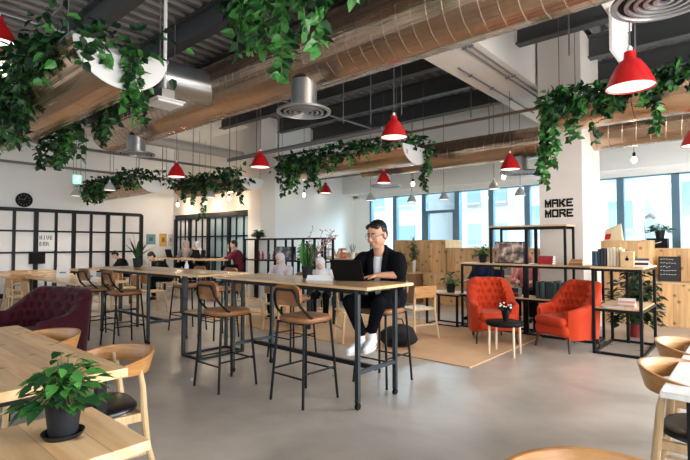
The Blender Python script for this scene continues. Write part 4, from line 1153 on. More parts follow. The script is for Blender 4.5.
MB().lathe([(0, 0), (.05, 0), (.045, .12), (.03, .18), (.045, .22), (.03, .28), (0, .3)], n=16).build('body', M['red'], e)
e = empty('desk_lamp', (-1.62, 10.9, 1.52), label='thin grey desk lamp silhouetted against the right window', cat='lamp')
MB().lathe([(0, 0), (.08, 0), (.08, .015), (0, .02)], n=20).build('base', M['grey'], e)
MB().tube([(0, 0, .015), (-.02, 0, .25), (.0, 0, .46)], .01, 6).build('arm', M['grey'], e)
MB().tube([(0, 0, .45), (.08, 0, .5), (.16, 0, .43)], [.03, .045, .035], 10).build('lamp_head', M['grey'], e)
# plants on the left benches
potted('tall_plant', (-6.45, 10.0, .75), .05, .3, 'bush', 'slender dark plant in a white vase behind the man', 19, M['whitepot'], n=130, spread=.09, height=.62, leafm=[M['leafd'], M['leaf']], size=(.05, .08))
potted('potted_plant', (-6.8, 9.95, .75), .1, .18, 'bush', 'low green plant in a dark pot just right of the man', 20, n=80, spread=.17, height=.2, size=(.07, .11))

# ------------------------------------------------------------------ HIVE counter and back shelf
e = empty('counter_table', (-8.4, 9.2, 0), label='long wooden counter on dark posts carrying the letters HIVE', cat='counter')
MB().box(-1.2, 1.3, -.3, .3, 1.05, 1.09).build('countertop', M['ply'], e, smooth=False)
for x in (-1.15, -.35, .45, 1.25):
    for y in (-.25, .25): MB().box(x-.03, x+.03, y-.03, y+.03, 0, 1.05).build('leg', M['blackmetal'], e, smooth=False)
MB().box(-1.1, 1.2, -.2, .28, .45, .48).build('lower_shelf', M['ply'], e, smooth=False)
for i in range(3):
    ee = empty('storage_crate', (-9.2+.75*i, 9.25, .48), label='%s wooden storage crate under the HIVE counter' % ('leftmost', 'middle', 'rightmost')[i], cat='crate')
    MB().box(-.25, .25, -.18, .2, 0, .3).build('crate_body', M['pine'] if i % 2 else M['ply'], ee, bevel=.01)
    MB().box(-.08, .08, -.185, -.17, .18, .23).build('handle_slot', M['black'], ee, smooth=False)
def letter(name, loc, bars, m, label):
    mb = MB()
    for b in bars:
        if len(b) == 4: mb.box(b[0], b[1], -.03, .03, b[2], b[3])
        else: mb.bar((b[0], 0, b[1]), (b[2], 0, b[3]), .05, b[4], up=(1, 0, 0)) if False else mb.bar((b[0], 0, b[1]), (b[2], 0, b[3]), .055, .05, up=(0, 1, 0))
    o = mb.build(name, m, smooth=False, loc=loc); o.rotation_euler[2] = R(30)
    o.scale = (.9, .9, .8); return tag(o, label, 'letter', 'letters of the word HIVE')
letter('block_letter', (-8.95, 9.15, 1.09), [(-.12, -.06, 0, .32), (.06, .12, 0, .32), (-.06, .06, .13, .19)], mat('letter_brown', (.20, .16, .14), .6), 'grey brown block letter H on the counter')
letter('block_letter', (-8.6, 9.15, 1.09), [(-.1, .1, 0, .06), (-.1, .1, .26, .32), (-.03, .03, .06, .26)], mat('letter_grey', (.62, .55, .50), .6), 'pale block letter I on the counter')
letter('block_letter', (-8.31, 9.15, 1.09), [(-.1, .31, 0, .03, .05), (.1, .31, 0, .03, .05)], mat('letter_yellow', (.62, .42, .22), .6), 'yellow brown block letter V on the counter')
letter('block_letter', (-8.07, 9.15, 1.09), [(-.08, -.02, 0, .32), (-.02, .09, 0, .06), (-.02, .07, .13, .19), (-.02, .09, .26, .32)], mat('letter_orange', (.62, .13, .07), .6), 'orange red block letter E on the counter')
e = empty('pencil_cup', (-7.75, 9.15, 1.09), label='white cup of pens beside the letter E on the counter', cat='cup')
MB().lathe([(0, 0), (.05, 0), (.06, .16), (.055, .16), (.045, .02)], n=18).build('cup', M['whitepot'], e)
q = MB()
for k in range(6): q.tube([(0, 0, .05), (.08*math.cos(k), .08*math.sin(k), .3+.03*(k % 3))], .007, 5)
q.build('pens', M['pipe'], e)

e = empty('back_shelf', (-8.8, 7.9, 0), label='black frame shelf with plants and a framed picture behind the women in headscarves', cat='shelf')
for x in (-1.55, -1.0, -.3, .35, 1.1, 1.35):
    for y in (-.18, .18): MB().box(x-.022, x+.022, y-.022, y+.022, 0, 1.56).build('post', M['blackmetal'], e, smooth=False)
MB().box(-1.6, 1.4, -.22, .22, 1.56, 1.6).build('top_board', M['blackmetal'], e, smooth=False)
MB().box(-1.6, 1.4, -.22, .22, 1.02, 1.05).build('middle_board', M['blackmetal'], e, smooth=False)
MB().box(-1.6, 1.4, -.22, .22, .5, .53).build('lower_board', M['blackmetal'], e, smooth=False)
framed((-8.72, 7.72, 1.05), .62, .34, R(12), 'dark framed picture on the back shelf behind the woman in a lilac headscarf', photo_mat('dark_photo', [(.02, .025, .03), (.06, .07, .08), (.3, .32, .34)], 6))
potted('potted_plant', (-8.1, 7.9, 1.05), .08, .12, 'bush', 'dark leafy plant on the back shelf right of the framed picture', 21, n=160, spread=.22, height=.36, leafm=[M['leafd'], M['leaf']], size=(.07, .12))
potted('potted_plant', (-7.75, 7.9, .53), .1, .15, 'bush', 'dark bushy plant low on the back shelf', 22, n=160, spread=.22, height=.3, leafm=[M['leafd'], M['leafd']], size=(.07, .12))
potted('hanging_plant', (-10.0, 7.9, 1.6), .07, .1, 'bush', 'small dark trailing plant on top of the back shelf at its left', 24, n=140, spread=.14, height=.16, leafm=[M['leafd'], M['leaf']], size=(.06, .1))
for i, (x_, c) in enumerate(((-9.9, (.4, .03, .05)), (-9.75, (.45, .04, .08)), (-9.5, (.1, .03, .05)), (-9.3, (.35, .05, .1)))):
    ee = empty('drink_bottle', (x_, 7.85, 1.05), label='small red or dark bottle on the back shelf left of the framed picture', cat='bottle', group='bottles on the back shelf')
    MB().lathe([(0, 0), (.035, 0), (.035, .13), (.015, .18), (.015, .22), (0, .22)], n=12).build('bottle_body', bookmat(c), ee)

# ------------------------------------------------------------------ far tables and light wooden chairs
def far_table(x0, x1, y0, y1, zt, label, m=None):
    cx, cy = (x0+x1)/2, (y0+y1)/2
    e = empty('long_table', (cx, cy, 0), label=label, cat='table')
    hx, hy = (x1-x0)/2, (y1-y0)/2
    MB().box(-hx, hx, -hy, hy, zt-.04, zt).build('tabletop', m or M['toppale'], e, smooth=False)
    for sx in (-1, 1):
        for sy in (-1, 1): MB().box(sx*(hx-.1)-.025, sx*(hx-.1)+.025, sy*(hy-.08)-.025, sy*(hy-.08)+.025, 0, zt-.04).build('leg', M['blue_steel'], e, smooth=False)
    return e
far_table(-11.8, -8.9, 3.05, 3.95, .76, 'low long table left of the far bar table, white card on its near end', M['toppale'])
far_table(-13.6, -12.4, 2.6, 4.2, .75, 'low table in the second row before the black partition')
far_table(-14.9, -14.1, 2.2, 4.4, .75, 'low table nearest the black partition at the left')
far_table(-13.8, -10.4, 6.75, 7.3, 1.06, 'high work table before the cream wall where three people work')
far_table(-11.6, -9.0, 5.1, 5.7, .78, 'low pale table behind the farther bar table')
far_table(-14.9, -13.9, 4.8, 6.05, .75, 'low table before the partition where a man in black sits')
far_table(-7.6, -5.6, 5.5, 6.3, .74, 'low pale table between the women in headscarves and the nearest bar table', M['toppale'])

def make_wood_chair():
    e = empty('wooden_chair', label='x', cat='chair')
    MB().box(-.21, .21, -.2, .21, .43, .46).build('seat', M['ash'], e, bevel=.012)
    MB().box(-.2, .2, -.225, -.2, .62, .80).build('backrest', M['bentwood'], e, bevel=.01)
    for sx in (-1, 1):
        MB().tube([(sx*.22, .21, 0), (sx*.18, .17, .44)], [.013, .018], 8).build('leg', M['ash'], e)
        MB().tube([(sx*.22, -.25, 0), (sx*.19, -.19, .44), (sx*.19, -.215, .78)], [.013, .018, .014], 8).build('leg', M['ash'], e)
    for yy, zz in ((.19, .2), (-.22, .22)): MB().bar((-.2, yy, zz), (.2, yy, zz), .018).build('stretcher', M['ash'], e)
    return e
wc = make_wood_chair(); first = True
wc_spots = [((-3.95, 6.2, .012), 1.2, 'light wooden chair on the rug between the man and the left orange armchair'),
    ((-4.75, 6.5, .012), 1.9, 'light wooden chair on the rug directly behind the man'),
    ((-6.9, 5.2, 0), .1, 'light wooden chair behind the left end of the nearest bar table'),
    ((-6.0, 5.25, 0), -.1, 'light wooden chair behind the nearest bar table, near its potted plant'),
    ((-7.15, 6.3, .012), PI, 'light wooden chair under the woman in the lilac headscarf'),
    ((-6.3, 6.55, .012), PI, 'light wooden chair under the woman in the white headscarf'),
    ((-4.55, 5.35, .012), 2.6, 'light wooden chair on the rug left of the man, half behind the laptop table'),
    ((-9.6, 2.7, 0), 0, 'wooden chair on the near side of the low long table, right one'),
    ((-10.6, 2.7, 0), 0, 'wooden chair on the near side of the low long table, left one'),
    ((-9.8, 4.3, 0), PI, 'wooden chair on the far side of the low long table, right one'),
    ((-10.8, 4.3, 0), PI, 'wooden chair on the far side of the low long table, left one'),
    ((-12.1, 3.0, 0), PI/2, 'wooden chair beside the second row table before the partition'),
    ((-13.85, 3.4, 0), PI/2, 'wooden chair between the two tables nearest the partition'),
    ((-9.7, 4.85, 0), 0, 'wooden chair at the low pale table behind the farther bar table, right one'),
    ((-10.9, 4.85, 0), 0, 'wooden chair at the low pale table behind the farther bar table, left one'),
    ((-14.45, 6.45, 0), PI, 'wooden chair under the man in black before the partition'),
    ((-11.75, 6.3, 0), PI-.3, 'wooden chair under the bent person before the high work table')]
for l, rz, lb in wc_spots:
    o = wc if first else dup(wc, l, rz); first = False
    o.location = l; o.rotation_euler[2] = rz; o['label'] = lb; o['group'] = 'light wooden chairs'
for (x, y, z, rz, nm, lb) in ((-9.25, 3.4, .76, 1.2, 'table_card', 'white folded card on the low long table'), (-10.9, 3.5, .76, 1.0, 'table_card', 'white folded card farther along the low long tables')):
    e = empty(nm, (x, y, z), rz, label=lb, cat='card')
    MB().add([(-.12, -.04, 0), (.12, -.04, 0), (.12, 0, .2), (-.12, 0, .2), (-.12, .04, 0), (.12, .04, 0)], [(0, 1, 2, 3), (3, 2, 5, 4)]).build('folded_sheet', M['paper'], e, smooth=False)
    MB().box(-.06, .06, -.03, -.025, .08, .11).build('print', M['greyc'], e, smooth=False)

# bar-table objects
e = empty('potted_plant', (-3.66, 3.56, 1.07), label='broad leaved plant with dry pink blossom twigs on the nearest bar table', cat='plant')
MB().lathe(pot_prof(.065, .13), n=28).build('pot', M['pot'], e, angle=50)
rnd = random.Random(12); mb = MB()
for i in range(11):
    a = 2*PI*i/11 + rnd.uniform(-.3, .3); le = rnd.uniform(.16, .3); out = rnd.uniform(.03, .13)
    d = Vector((math.cos(a)*out, math.sin(a)*out, le)); leaf(mb, (.02*math.cos(a), .02*math.sin(a), .11), d, d.length, i % 2, up=(math.cos(a), math.sin(a), -.2), wid=.28)
mb.build('leaves', [M['leaf'], M['potleaf']], e)
tw = MB(); bl = MB()
for i in range(9):
    p = Vector((0, 0, .11)); a = rnd.uniform(-1.1, 1.3); v = Vector((.35*math.cos(a)+.12, .3*math.sin(a)+.12, .8)).normalized(); pts = [p.copy()]
    for k in range(9):
        v = (v + Vector((rnd.uniform(-.22, .22), rnd.uniform(-.22, .22), rnd.uniform(-.1, .1)))).normalized(); p = p + v*.052; pts.append(p.copy())
        if k > 3:
            q = p + Vector((rnd.uniform(-.04, .04), rnd.uniform(-.04, .04), rnd.uniform(-.01, .04))); tw.tube([p, q], .0018, 4)
            for _ in range(2): bl.ball(q + Vector((rnd.uniform(-.015, .015), rnd.uniform(-.015, .015), rnd.uniform(-.01, .01))), rnd.uniform(.005, .009), 6)
    tw.tube(pts, [.0035]*3+[.0022]*7, 5)
tw.build('twigs', M['twig'], e); bl.build('blossoms', M['blossom'], e)
potted('spiky_plant', (-7.75, 3.6, 1.06), .075, .15, 'blade', 'spiky long leaved plant in a black pot on the farther bar table', 31, n=13, spread=.34, height=.46, size=(.04, .06), leafm=[M['leaf'], M['leafd']])
def sheet(loc, w, d, h, rz, label, name='paper_pad'):
    o = MB().box(-w/2, w/2, -d/2, d/2, 0, h).build(name, M['paper'], smooth=False, loc=loc, rz=rz); return tag(o, label, 'paper')
e = empty('card_stand', (-3.36, 3.46, 1.07), R(30), label='low white bent card stand on the nearest bar table left of the laptop', cat='sign')
MB().add([(-.14, -.06, 0), (.14, -.06, 0), (.14, .0, .05), (-.14, .0, .05), (.14, .05, 0), (-.14, .05, 0), (.14, .0, .048), (-.14, .0, .048)], [(0, 1, 2, 3), (7, 6, 4, 5)]).build('folded_sheet', M['paper'], e, smooth=False)
e = empty('water_bottle', (-7.0, 4.95, .0), label='x', cat='bottle'); 
e.location = (-9.3, 5.4, .78); e['label'] = 'clear plastic bottle on the pale table behind the farther bar table'
MB().lathe([(0, 0), (.045, 0), (.045, .2), (.02, .27), (.02, .3), (0, .3)], n=16).build('bottle_body', mat('pale_plastic', (.75, .8, .85), .2), e)

# laptop (faces +y side: the man)
e = empty('laptop', (-3.06, 3.56, 1.07), R(15), label='black laptop open in front of the man on the nearest bar table', cat='laptop')
MB().box(-.165, .165, .0, .235, 0, .016).build('base', M['black'], e, bevel=.004)
MB().box(-.15, .15, .03, .13, .016, .018).build('keyboard', M['blackgloss'], e, smooth=False)
lid = MB(); lean = R(27); hh = .225
lid.add([(-.165, 0, .014), (.165, 0, .014), (.165, -math.sin(lean)*hh, .014+math.cos(lean)*hh), (-.165, -math.sin(lean)*hh, .014+math.cos(lean)*hh)] +
        [(-.165, -.008, .012), (.165, -.008, .012), (.165, -math.sin(lean)*hh-.008, .012+math.cos(lean)*hh), (-.165, -math.sin(lean)*hh-.008, .012+math.cos(lean)*hh)],
        [(3, 2, 1, 0), (4, 5, 6, 7), (0, 1, 5, 4), (1, 2, 6, 5), (2, 3, 7, 6), (3, 0, 4, 7)])
lid.build('lid', M['black'], e, smooth=False)
s_ = MB(); y_ = lambda t: -math.sin(lean)*hh*t+.002; z_ = lambda t: .014+math.cos(lean)*hh*t
s_.add([(-.15, y_(.08), z_(.08)), (.15, y_(.08), z_(.08)), (.15, y_(.95), z_(.95)), (-.15, y_(.95), z_(.95))], [(3, 2, 1, 0)])
s_.build('screen', mat('laptop_screen', (.1, .12, .15), .2, emit=(.6, .7, .8), es=.5), e, smooth=False)

# backpack on the rug
e = empty('backpack', (-3.78, 5.45, .012), .5, label='black soft backpack lying on the rug behind the man', cat='bag')
q = MB().ball((0, 0, .14), (.27, .17, .17), 20)
q.v = [(x*(1-.5*max(0, z-.15)) + .05*mnoise.noise(Vector((x, y, z))*7), y, max(0, z + .03*mnoise.noise(Vector((x, y, z))*5+Vector((3, 0, 0))))) for x, y, z in q.v]
q.build('bag_body', mat('black_nylon', (.004, .004, .005), .8, bump=.4, scale=20), e)
MB().tube([(-.08, 0, .3), (-.06, .02, .38), (.05, .02, .38), (.08, 0, .3)], .01, 6).build('handle', M['black'], e)
MB().ball((.02, -.12, .13), (.15, .06, .1), 14).build('front_pocket', M['black'], e)

# ------------------------------------------------------------------ people
def blob(mb, name, m, parent, voxel=.012, smooth=4, fac=.5):
    o = mb.build(name, m, parent, smooth=True, angle=180)
    r = o.modifiers.new('remesh', 'REMESH'); r.mode = 'VOXEL'; r.voxel_size = voxel; r.use_smooth_shade = True
    s = o.modifiers.new('smooth', 'SMOOTH'); s.iterations = smooth; s.factor = fac
    return o
V = Vector
def head(mb, c, f, up, k=1.0, n=20):
    """head shape; c centre, f facing unit vector, up"""
    f = V(f).normalized(); up = V(up); up = (up - f*up.dot(f)).normalized(); s = up.cross(f)   # s: to the person's left
    rot = Matrix((s, f, up)).transposed()
    c = V(c); g = lambda a, b, d: c + s*a*k + f*b*k + up*d*k
    mb.ball(g(0, -.012, .035), (.074*k, .092*k, .083*k), n, rot=rot)     # cranium
    mb.ball(g(0, .018, -.02), (.064*k, .072*k, .085*k), n, rot=rot)      # face
    mb.ball(g(0, .038, -.082), (.040*k, .038*k, .030*k), 14, rot=rot)    # chin
    mb.ball(g(.048, .0, -.055), (.018*k, .03*k, .03*k), 10, rot=rot); mb.ball(g(-.048, .0, -.055), (.018*k, .03*k, .03*k), 10, rot=rot)
    mb.ball(g(0, .092, -.022), (.013*k, .018*k, .017*k), 10, rot=rot)     # nose
    mb.tube([g(0, .082, .02), g(0, .098, -.018)], [.008*k, .011*k], 8)
    mb.ball(g(0, .083, -.058), (.022*k, .010*k, .009*k), 10, rot=rot)    # lips
    for sg in (-1, 1):
        mb.ball(g(sg*.075, -.012, -.008), (.009*k, .02*k, .032*k), 10, rot=rot)   # ears
        mb.ball(g(sg*.035, .062, -.035), (.022*k, .018*k, .022*k), 10, rot=rot)   # cheeks
    return g, rot
def face_bits(e, g, rot, k=1.0):
    for sg in (-1, 1):
        MB().ball(g(sg*.028, .078, .008), (.0125*k, .007*k, .0075*k), 10, rot=rot).build('eye', M['white'], e)
        MB().ball(g(sg*.028, .083, .007), (.006*k, .004*k, .006*k), 10, rot=rot).build('iris', M['black'], e)
        MB().tube([g(sg*.014, .087, .027), g(sg*.03, .087, .033), g(sg*.046, .076, .028)], .004*k, 6).build('eyebrow', M['hair'], e)
    MB().ball(g(0, .090, -.057), (.022*k, .006*k, .005*k), 10, rot=rot).build('mouth', mat('lip_tone', (.42, .14, .12), .5), e)

def hand(mb, wrist, d, up, side, k=1.0, curl=.5):
    """wrist, finger direction d, back-of-hand normal up, side +1 if the thumb is on d x up side"""
    d = V(d).normalized(); up = V(up); up = (up - d*up.dot(d)).normalized(); s = d.cross(up)*side
    w = V(wrist)
    mb.cap(w, .024*k, w+d*.03*k, .024*k, 10)
    for q in (-1, -.33, .33, 1):
        mb.cap(w+d*.03*k+s*q*.016*k, .015*k, w+d*.085*k+s*q*.027*k, .0125*k, 8)
    ln = {1: .066, .33: .076, -.33: .07, -1: .055}
    for q in (1, .33, -.33, -1):
        b = w + d*.088*k + s*q*.030*k; L_ = ln[q]*k
        p1 = b + (d*1 + s*q*.1 - up*curl*.15).normalized()*L_*.45
        p2 = p1 + (d*.85 + s*q*.08 - up*curl*.9).normalized()*L_*.32
        p3 = p2 + (d*.5 - up*curl*1.5).normalized()*L_*.27
        mb.cap(b, .0095*k, p1, .0088*k, 8).cap(p1, .0088*k, p2, .008*k, 8).cap(p2, .008*k, p3, .007*k, 8)
    t0 = w + d*.03*k + s*.024*k; t1 = t0 + (d*.6 + s*.8 - up*.25).normalized()*.036*k; t2 = t1 + (d*.95 + s*.2 - up*.3).normalized()*.032*k
    mb.cap(t0, .014*k, t1, .0105*k, 8).cap(t1, .0105*k, t2, .008*k, 8)

def main_man():
    e = empty('person', (-2.96, 4.03, 0), label='young man with glasses, black shirt over white tee, typing on the black laptop', cat='person')
    O = V((-2.96, 4.03, 0))
    F = V((.22, -.976, 0)).normalized(); S = V((0, 0, 1)).cross(F)       # S: his left
    S = V((-F.y, F.x, 0)); U = V((0, 0, 1))
    def w(s, f, z): return S*s + F*f + U*z
    k = 1.1
    hip = w(0, -.02, .88); hc = w(.01, .235, 1.535)
    hipL, hipR = w(.10, 0, .87), w(-.10, 0, .87)
    knL, knR = w(.13, .44, .88), w(-.20, .43, .86)
    anL, anR = w(.0, .33, .55), w(-.09, .40, .53)
    shL, shR = w(.19, .12, 1.275), w(-.19, .12, 1.275)
    elL = V((-2.66, 3.86, 1.135)) - O; wrL = V((-2.82, 3.72, 1.13)) - O
    elR = w(-.30, .22, 1.12); wrR = V((-3.12, 3.83, 1.12)) - O
    b = MB()
    hd = (V((F.x, F.y, -.30)).normalized() + S*-.22).normalized()
    g, rot = head(b, hc, hd, U, 1.22)
    b.cap(w(0, .13, 1.29), .06, hc+V((0, 0, -.05))-F*.02, .056)
    b.cap(elL, .042, wrL, .027); b.cap(elR, .042, wrR, .027)
    b.cap(shL, .05, elL, .042).cap(shR, .05, elR, .042)
    b.cap(shL, .05, shR, .05); b.cap(w(0, .1, 1.24), .09, w(0, .03, .98), .1)
    b.cap(hipL, .075, knL, .055).cap(hipR, .075, knR, .055).cap(knL, .052, anL, .032).cap(knR, .052, anR, .032).cap(hipL, .1, hipR, .1).cap(w(0, .03, .98), .1, hip, .1)
    dL = (V((-3.0, 3.63, 1.10))-O) - wrL; dR = (V((-3.14, 3.70, 1.1))-O) - wrR
    hand(b, wrL, dL, U, -1, 1.12, .45); hand(b, wrR, dR, U, 1, 1.12, .45)
    blob(b, 'body', M['skin'], e, .0055, 3)
    face_bits(e, g, rot, 1.22)
    # glasses
    gl = MB()
    for sg in (-1, 1):
        pts = [g(sg*(.031+.021*math.cos(a)), .094-.004*abs(math.cos(a)), .004+.019*math.sin(a)) for a in [2*PI*i/14 for i in range(15)]]
        gl.tube(pts, .0016, 5, caps=False)
        gl.tube([g(sg*.052, .09, .008), g(sg*.076, .03, .006), g(sg*.08, -.01, .004)], .0022, 5)
    gl.tube([g(-.01, .097, .008), g(.01, .097, .008)], .0025, 5); gl.build('glasses', M['black'], e)
    h = MB()
    h.ball(g(0, -.026, .046), (.093, .108, .096), 20, rot=rot)
    h.ball(g(0, -.05, .0), (.086, .074, .09), 16, rot=rot)
    for sg in (-1, 1): h.ball(g(sg*.06, -.022, .04), (.026, .05, .045), 12, rot=rot)
    for i in range(7): h.ball(g(-.045+.015*i, .040+.006*math.sin(i*1.9), .076+.012*math.sin(PI*i/6)), (.024, .034, .028), 10, rot=rot)
    blob(h, 'hair', M['hair'], e, .008, 2)
    # tee
    t = MB().cap(w(0, .125, 1.20), .095, w(0, .09, .98), .11).cap(w(0, .14, 1.30), .066, w(0, .12, 1.22), .09)
    blob(t, 'tee', M['tee'], e, .010, 3)
    # open shirt: two halves, back and sleeves
    s = MB()
    s.cap(w(.125, .06, 1.20), .115, w(.12, .02, .93), .125).cap(w(-.125, .06, 1.20), .115, w(-.12, .02, .93), .125)
    s.cap(w(.1, .0, 1.22), .115, w(.05, -.06, .93), .135).cap(w(-.1, .0, 1.22), .115, w(-.05, -.06, .93), .135)
    s.cap(w(.175, .10, 1.265), .082, w(.05, .09, 1.365), .052).cap(w(-.175, .10, 1.265), .082, w(-.05, .09, 1.365), .052)
    s.cap(w(0, .075, 1.385), .056, w(0, .0, 1.2), .12)
    for sh, el in ((shL, elL.lerp(shL, .14)), (shR, elR)): s.cap(sh, .09, sh.lerp(el, .55), .09).cap(sh.lerp(el, .55), .09, el, .076)
    s.cap(elR, .07, elR.lerp(wrR, .3), .055)
    # collar and front edges
    for q in (1, -1):
        s.cap(w(q*.062, .13, 1.415), .024, w(q*.08, .20, 1.27), .026).cap(w(q*.08, .20, 1.27), .03, w(q*.075, .20, 1.08), .045).cap(w(q*.075, .20, 1.08), .045, w(q*.08, .17, .92), .05)
    blob(s, 'shirt', M['shirt'], e, .012, 4)
    p = MB()
    p.cap(hipL, .105, knL, .078).cap(hipR, .105, knR, .078).cap(knL, .076, anL+V((0, 0, .04)), .055).cap(knR, .076, anR+V((0, 0, .04)), .055)
    p.cap(hipL, .125, hipR, .125).cap(hip, .14, w(0, -.02, 1.0), .135)
    blob(p, 'trousers', M['trouser'], e, .012, 4)
    for an, sg in ((anL, .12), (anR, -.16)):
        d = (F + S*sg).normalized()
        q = MB().cap(an+V((0, 0, -.02)), .046, an+V((0, 0, -.07))+d*-.01, .044).cap(an-d*.04+V((0, 0, -.085)), .042, an+d*.1+V((0, 0, -.1)), .042).cap(an+d*.1+V((0, 0, -.1)), .042, an+d*.19+V((0, 0, -.12)), .034)
        sh_ = blob(q, 'shoe', M['shoe'], e, .009, 3)
        so = MB(); pts = []
        for i in range(16):
            a = 2*PI*i/16; ww = .05; ll = .155; c = an + d*.07
            pts.append(c + d*ll*math.cos(a)*1.02 + S*0 + d.cross(U)*ww*math.sin(a))
        zt = an.z-.118
        so.add([(p_.x, p_.y, zt - .018*max(0, (p_-an).dot(d))*3) for p_ in pts] + [(p_.x, p_.y, zt-.026 - .018*max(0, (p_-an).dot(d))*3) for p_ in pts], [tuple(range(16)), tuple(range(16, 32))[::-1]] + [(i, 16+i, 16+(i+1) % 16, (i+1) % 16) for i in range(16)])
        so.build('sole', M['sole'], sh_, smooth=False)
    return e
main_man()

def sitter(loc, rz, hs, label, top, bottom=None, hairm=None, scarf=None, lean=.1, bow=.2, skin=None, arms='table', k=1.0, under=0.0):
    """seated figure facing -y, hs seat height"""
    e = empty('person', loc, rz, label=label, cat='person')
    skin = skin or M['skin2']; b = MB()
    hip = V((0, 0, hs+.1)); ch = V((0, -lean*.6, hs+.42)); nk = V((0, -lean, hs+.56)); hc = V((0, -lean-.03-bow*.12, hs+.70-bow*.04))
    fd = V((0, -1, -bow)).normalized()
    g, rot = head(b, hc, fd, V((0, 0, 1)), 1.0, 14)
    b.cap(nk, .05, hc + V((0, .015, -.04)), .048, 10)
    kn = [V((s*.12, -.42, hs+.08)) for s in (1, -1)]; hp = [V((s*.09, 0, hs+.09)) for s in (1, -1)]; an = [V((s*.11, -.36, .1+under)) for s in (1, -1)]
    sh = [V((s*.17, -lean*.85, hs+.50)) for s in (1, -1)]
    if arms == 'chin': el = [V((.2, -lean-.2, hs+.32)), V((-.2, -lean-.2, hs+.32))]; wr = [V((.04, -lean-.2, hs+.56)), V((-.06, -lean-.32, hs+.34))]
    else: el = [V((s*.24, -lean-.12, hs+.27)) for s in (1, -1)]; wr = [V((s*.1, -lean-.32, hs+.30)) for s in (1, -1)]
    for i in (0, 1):
        b.cap(sh[i], .045, el[i], .038, 10).cap(el[i], .036, wr[i], .024, 10)
        dd = (V((0, -1, -.1)) if not (arms == 'chin' and i == 0) else V((0, -.1, 1)))
        hand(b, wr[i], dd, V((0, 0, 1)) if dd.z < .5 else V((0, -1, 0)), 1 if i else -1, .95, .5)
        b.cap(hp[i], .07, kn[i], .052, 10).cap(kn[i], .05, an[i], .035, 10)
    b.cap(hp[0], .09, hp[1], .09, 10).cap(hip, .1, ch, .1, 12).cap(sh[0], .05, sh[1], .05, 10)
    blob(b, 'body', skin, e, .011, 2)
    face_bits(e, g, rot, 1.0)
    t = MB().cap(hip, .135, ch, .145, 14).cap(sh[0], .07, sh[1], .07, 12).cap(ch, .14, nk+V((0, 0, -.06)), .08, 12).cap(hp[0], .11, hp[1], .11, 10)
    for i in (0, 1): t.cap(sh[i], .072, el[i], .058, 12).cap(el[i], .056, wr[i].lerp(el[i], .3), .043, 12)
    blob(t, 'top', top, e, .016, 4)
    p = MB()
    for i in (0, 1): p.cap(hp[i], .095, kn[i], .07, 12).cap(kn[i], .068, an[i]+V((0, 0, .03)), .05, 12)
    blob(p, 'trousers', bottom or M['trouser'], e, .016, 3)
    for i in (0, 1):
        q = MB().cap(an[i]+V((0, .02, -.05)), .042, an[i]+V((0, -.13, -.065)), .034, 10); blob(q, 'shoe', M['black'], e, .012, 2)
    if scarf:
        q = MB().ball(g(0, -.022, .03), (.093, .10, .103), 18, rot=rot).ball(g(0, -.03, -.05), (.088, .075, .09), 16, rot=rot)
        q.cap(g(0, -.02, -.12), .085, nk+V((0, -.03, -.06)), .13, 16).cap(sh[0]*.7+nk*.3+V((0, 0, -.04)), .08, sh[1]*.7+nk*.3+V((0, 0, -.04)), .08, 12)
        q.cap(nk+V((0, -.06, -.05)), .1, nk+V((0, -.07, -.2)), .09, 12)
        blob(q, 'headscarf', scarf, e, .013, 3)
    else:
        q = MB().ball(g(0, -.026, .05), (.083, .096, .084), 16, rot=rot).ball(g(0, -.05, .0), (.078, .062, .08), 14, rot=rot)
        blob(q, 'hair', hairm or M['hair'], e, .013, 2)
    return e
sitter((-7.15, 6.3, 0), R(20), .46, 'woman in a pale lilac headscarf and face mask seated at the low pale table', M['scarf'], scarf=M['scarf'], bow=.3)
sitter((-6.3, 6.55, 0), R(35), .40, 'woman in a white headscarf seated beside the potted plant, half hidden', M['scarf2'], scarf=M['scarf2'], bow=.6, lean=.22)
sitter((-10.45, 7.62, 0), R(-30), .74, 'person in a maroon top resting the chin on a hand at the high work table', M['maroon'], arms='chin', under=.3)
sitter((-13.2, 7.72, 0), R(30), .76, 'person with pale headscarf and dark top at the left of the high work table', M['greyc'], scarf=mat('beige_scarf', (.5, .4, .36), .85), under=.3)
sitter((-12.5, 7.75, 0), R(10), .72, 'person with white headscarf and grey top standing out before the black framed doors', M['black'], scarf=M['scarf2'], under=.3, bow=.5)
sitter((-11.75, 6.3, 0), R(-15), .46, 'person in black bent over, dark hair, before the high work table', M['black'], bow=.9, lean=.3)
sitter((-14.45, 6.4, 0), R(-15), .46, 'man in a black jacket bent over a table before the black partition', M['black'], bow=.8, lean=.22)
sitter((-3.95, 8.7, 0), R(-15), .46, 'person in navy seated behind the long black shelf, face hidden by it', M['navy'], M['greyc'])
sitter((-3.32, 9.15, 0), R(12), .46, 'person in a pink top seated behind the framed street photo', M['pinkc'], M['black'], scarf=M['pinkc'])
for (x, y, rz, lb) in ((-3.95, 8.7, R(165), 'navy office chair under the person in navy behind the long shelf'), (-3.32, 9.15, R(192), 'navy office chair under the person in pink behind the long shelf')):
    e = empty('office_chair', (x, y, 0), rz, label=lb, cat='chair', group='office chairs behind the long shelf')
    MB().box(-.23, .23, -.23, .23, .41, .46).build('seat', M['navy'], e, bevel=.02)
    MB().box(-.21, .21, -.28, -.24, .55, .95).build('backrest', M['navy'], e, bevel=.015)
    for sx in (-1, 1):
        for sy in (-1, 1): MB().tube([(sx*.2, sy*.2, .42), (sx*.24, sy*.24, 0)], .012, 8).build('leg', M['blackmetal'], e)
    MB().tube([(-.15, -.22, .43), (-.15, -.265, .6)], .01, 6).tube([(.15, -.22, .43), (.15, -.265, .6)], .01, 6).build('back_support', M['blackmetal'], e)
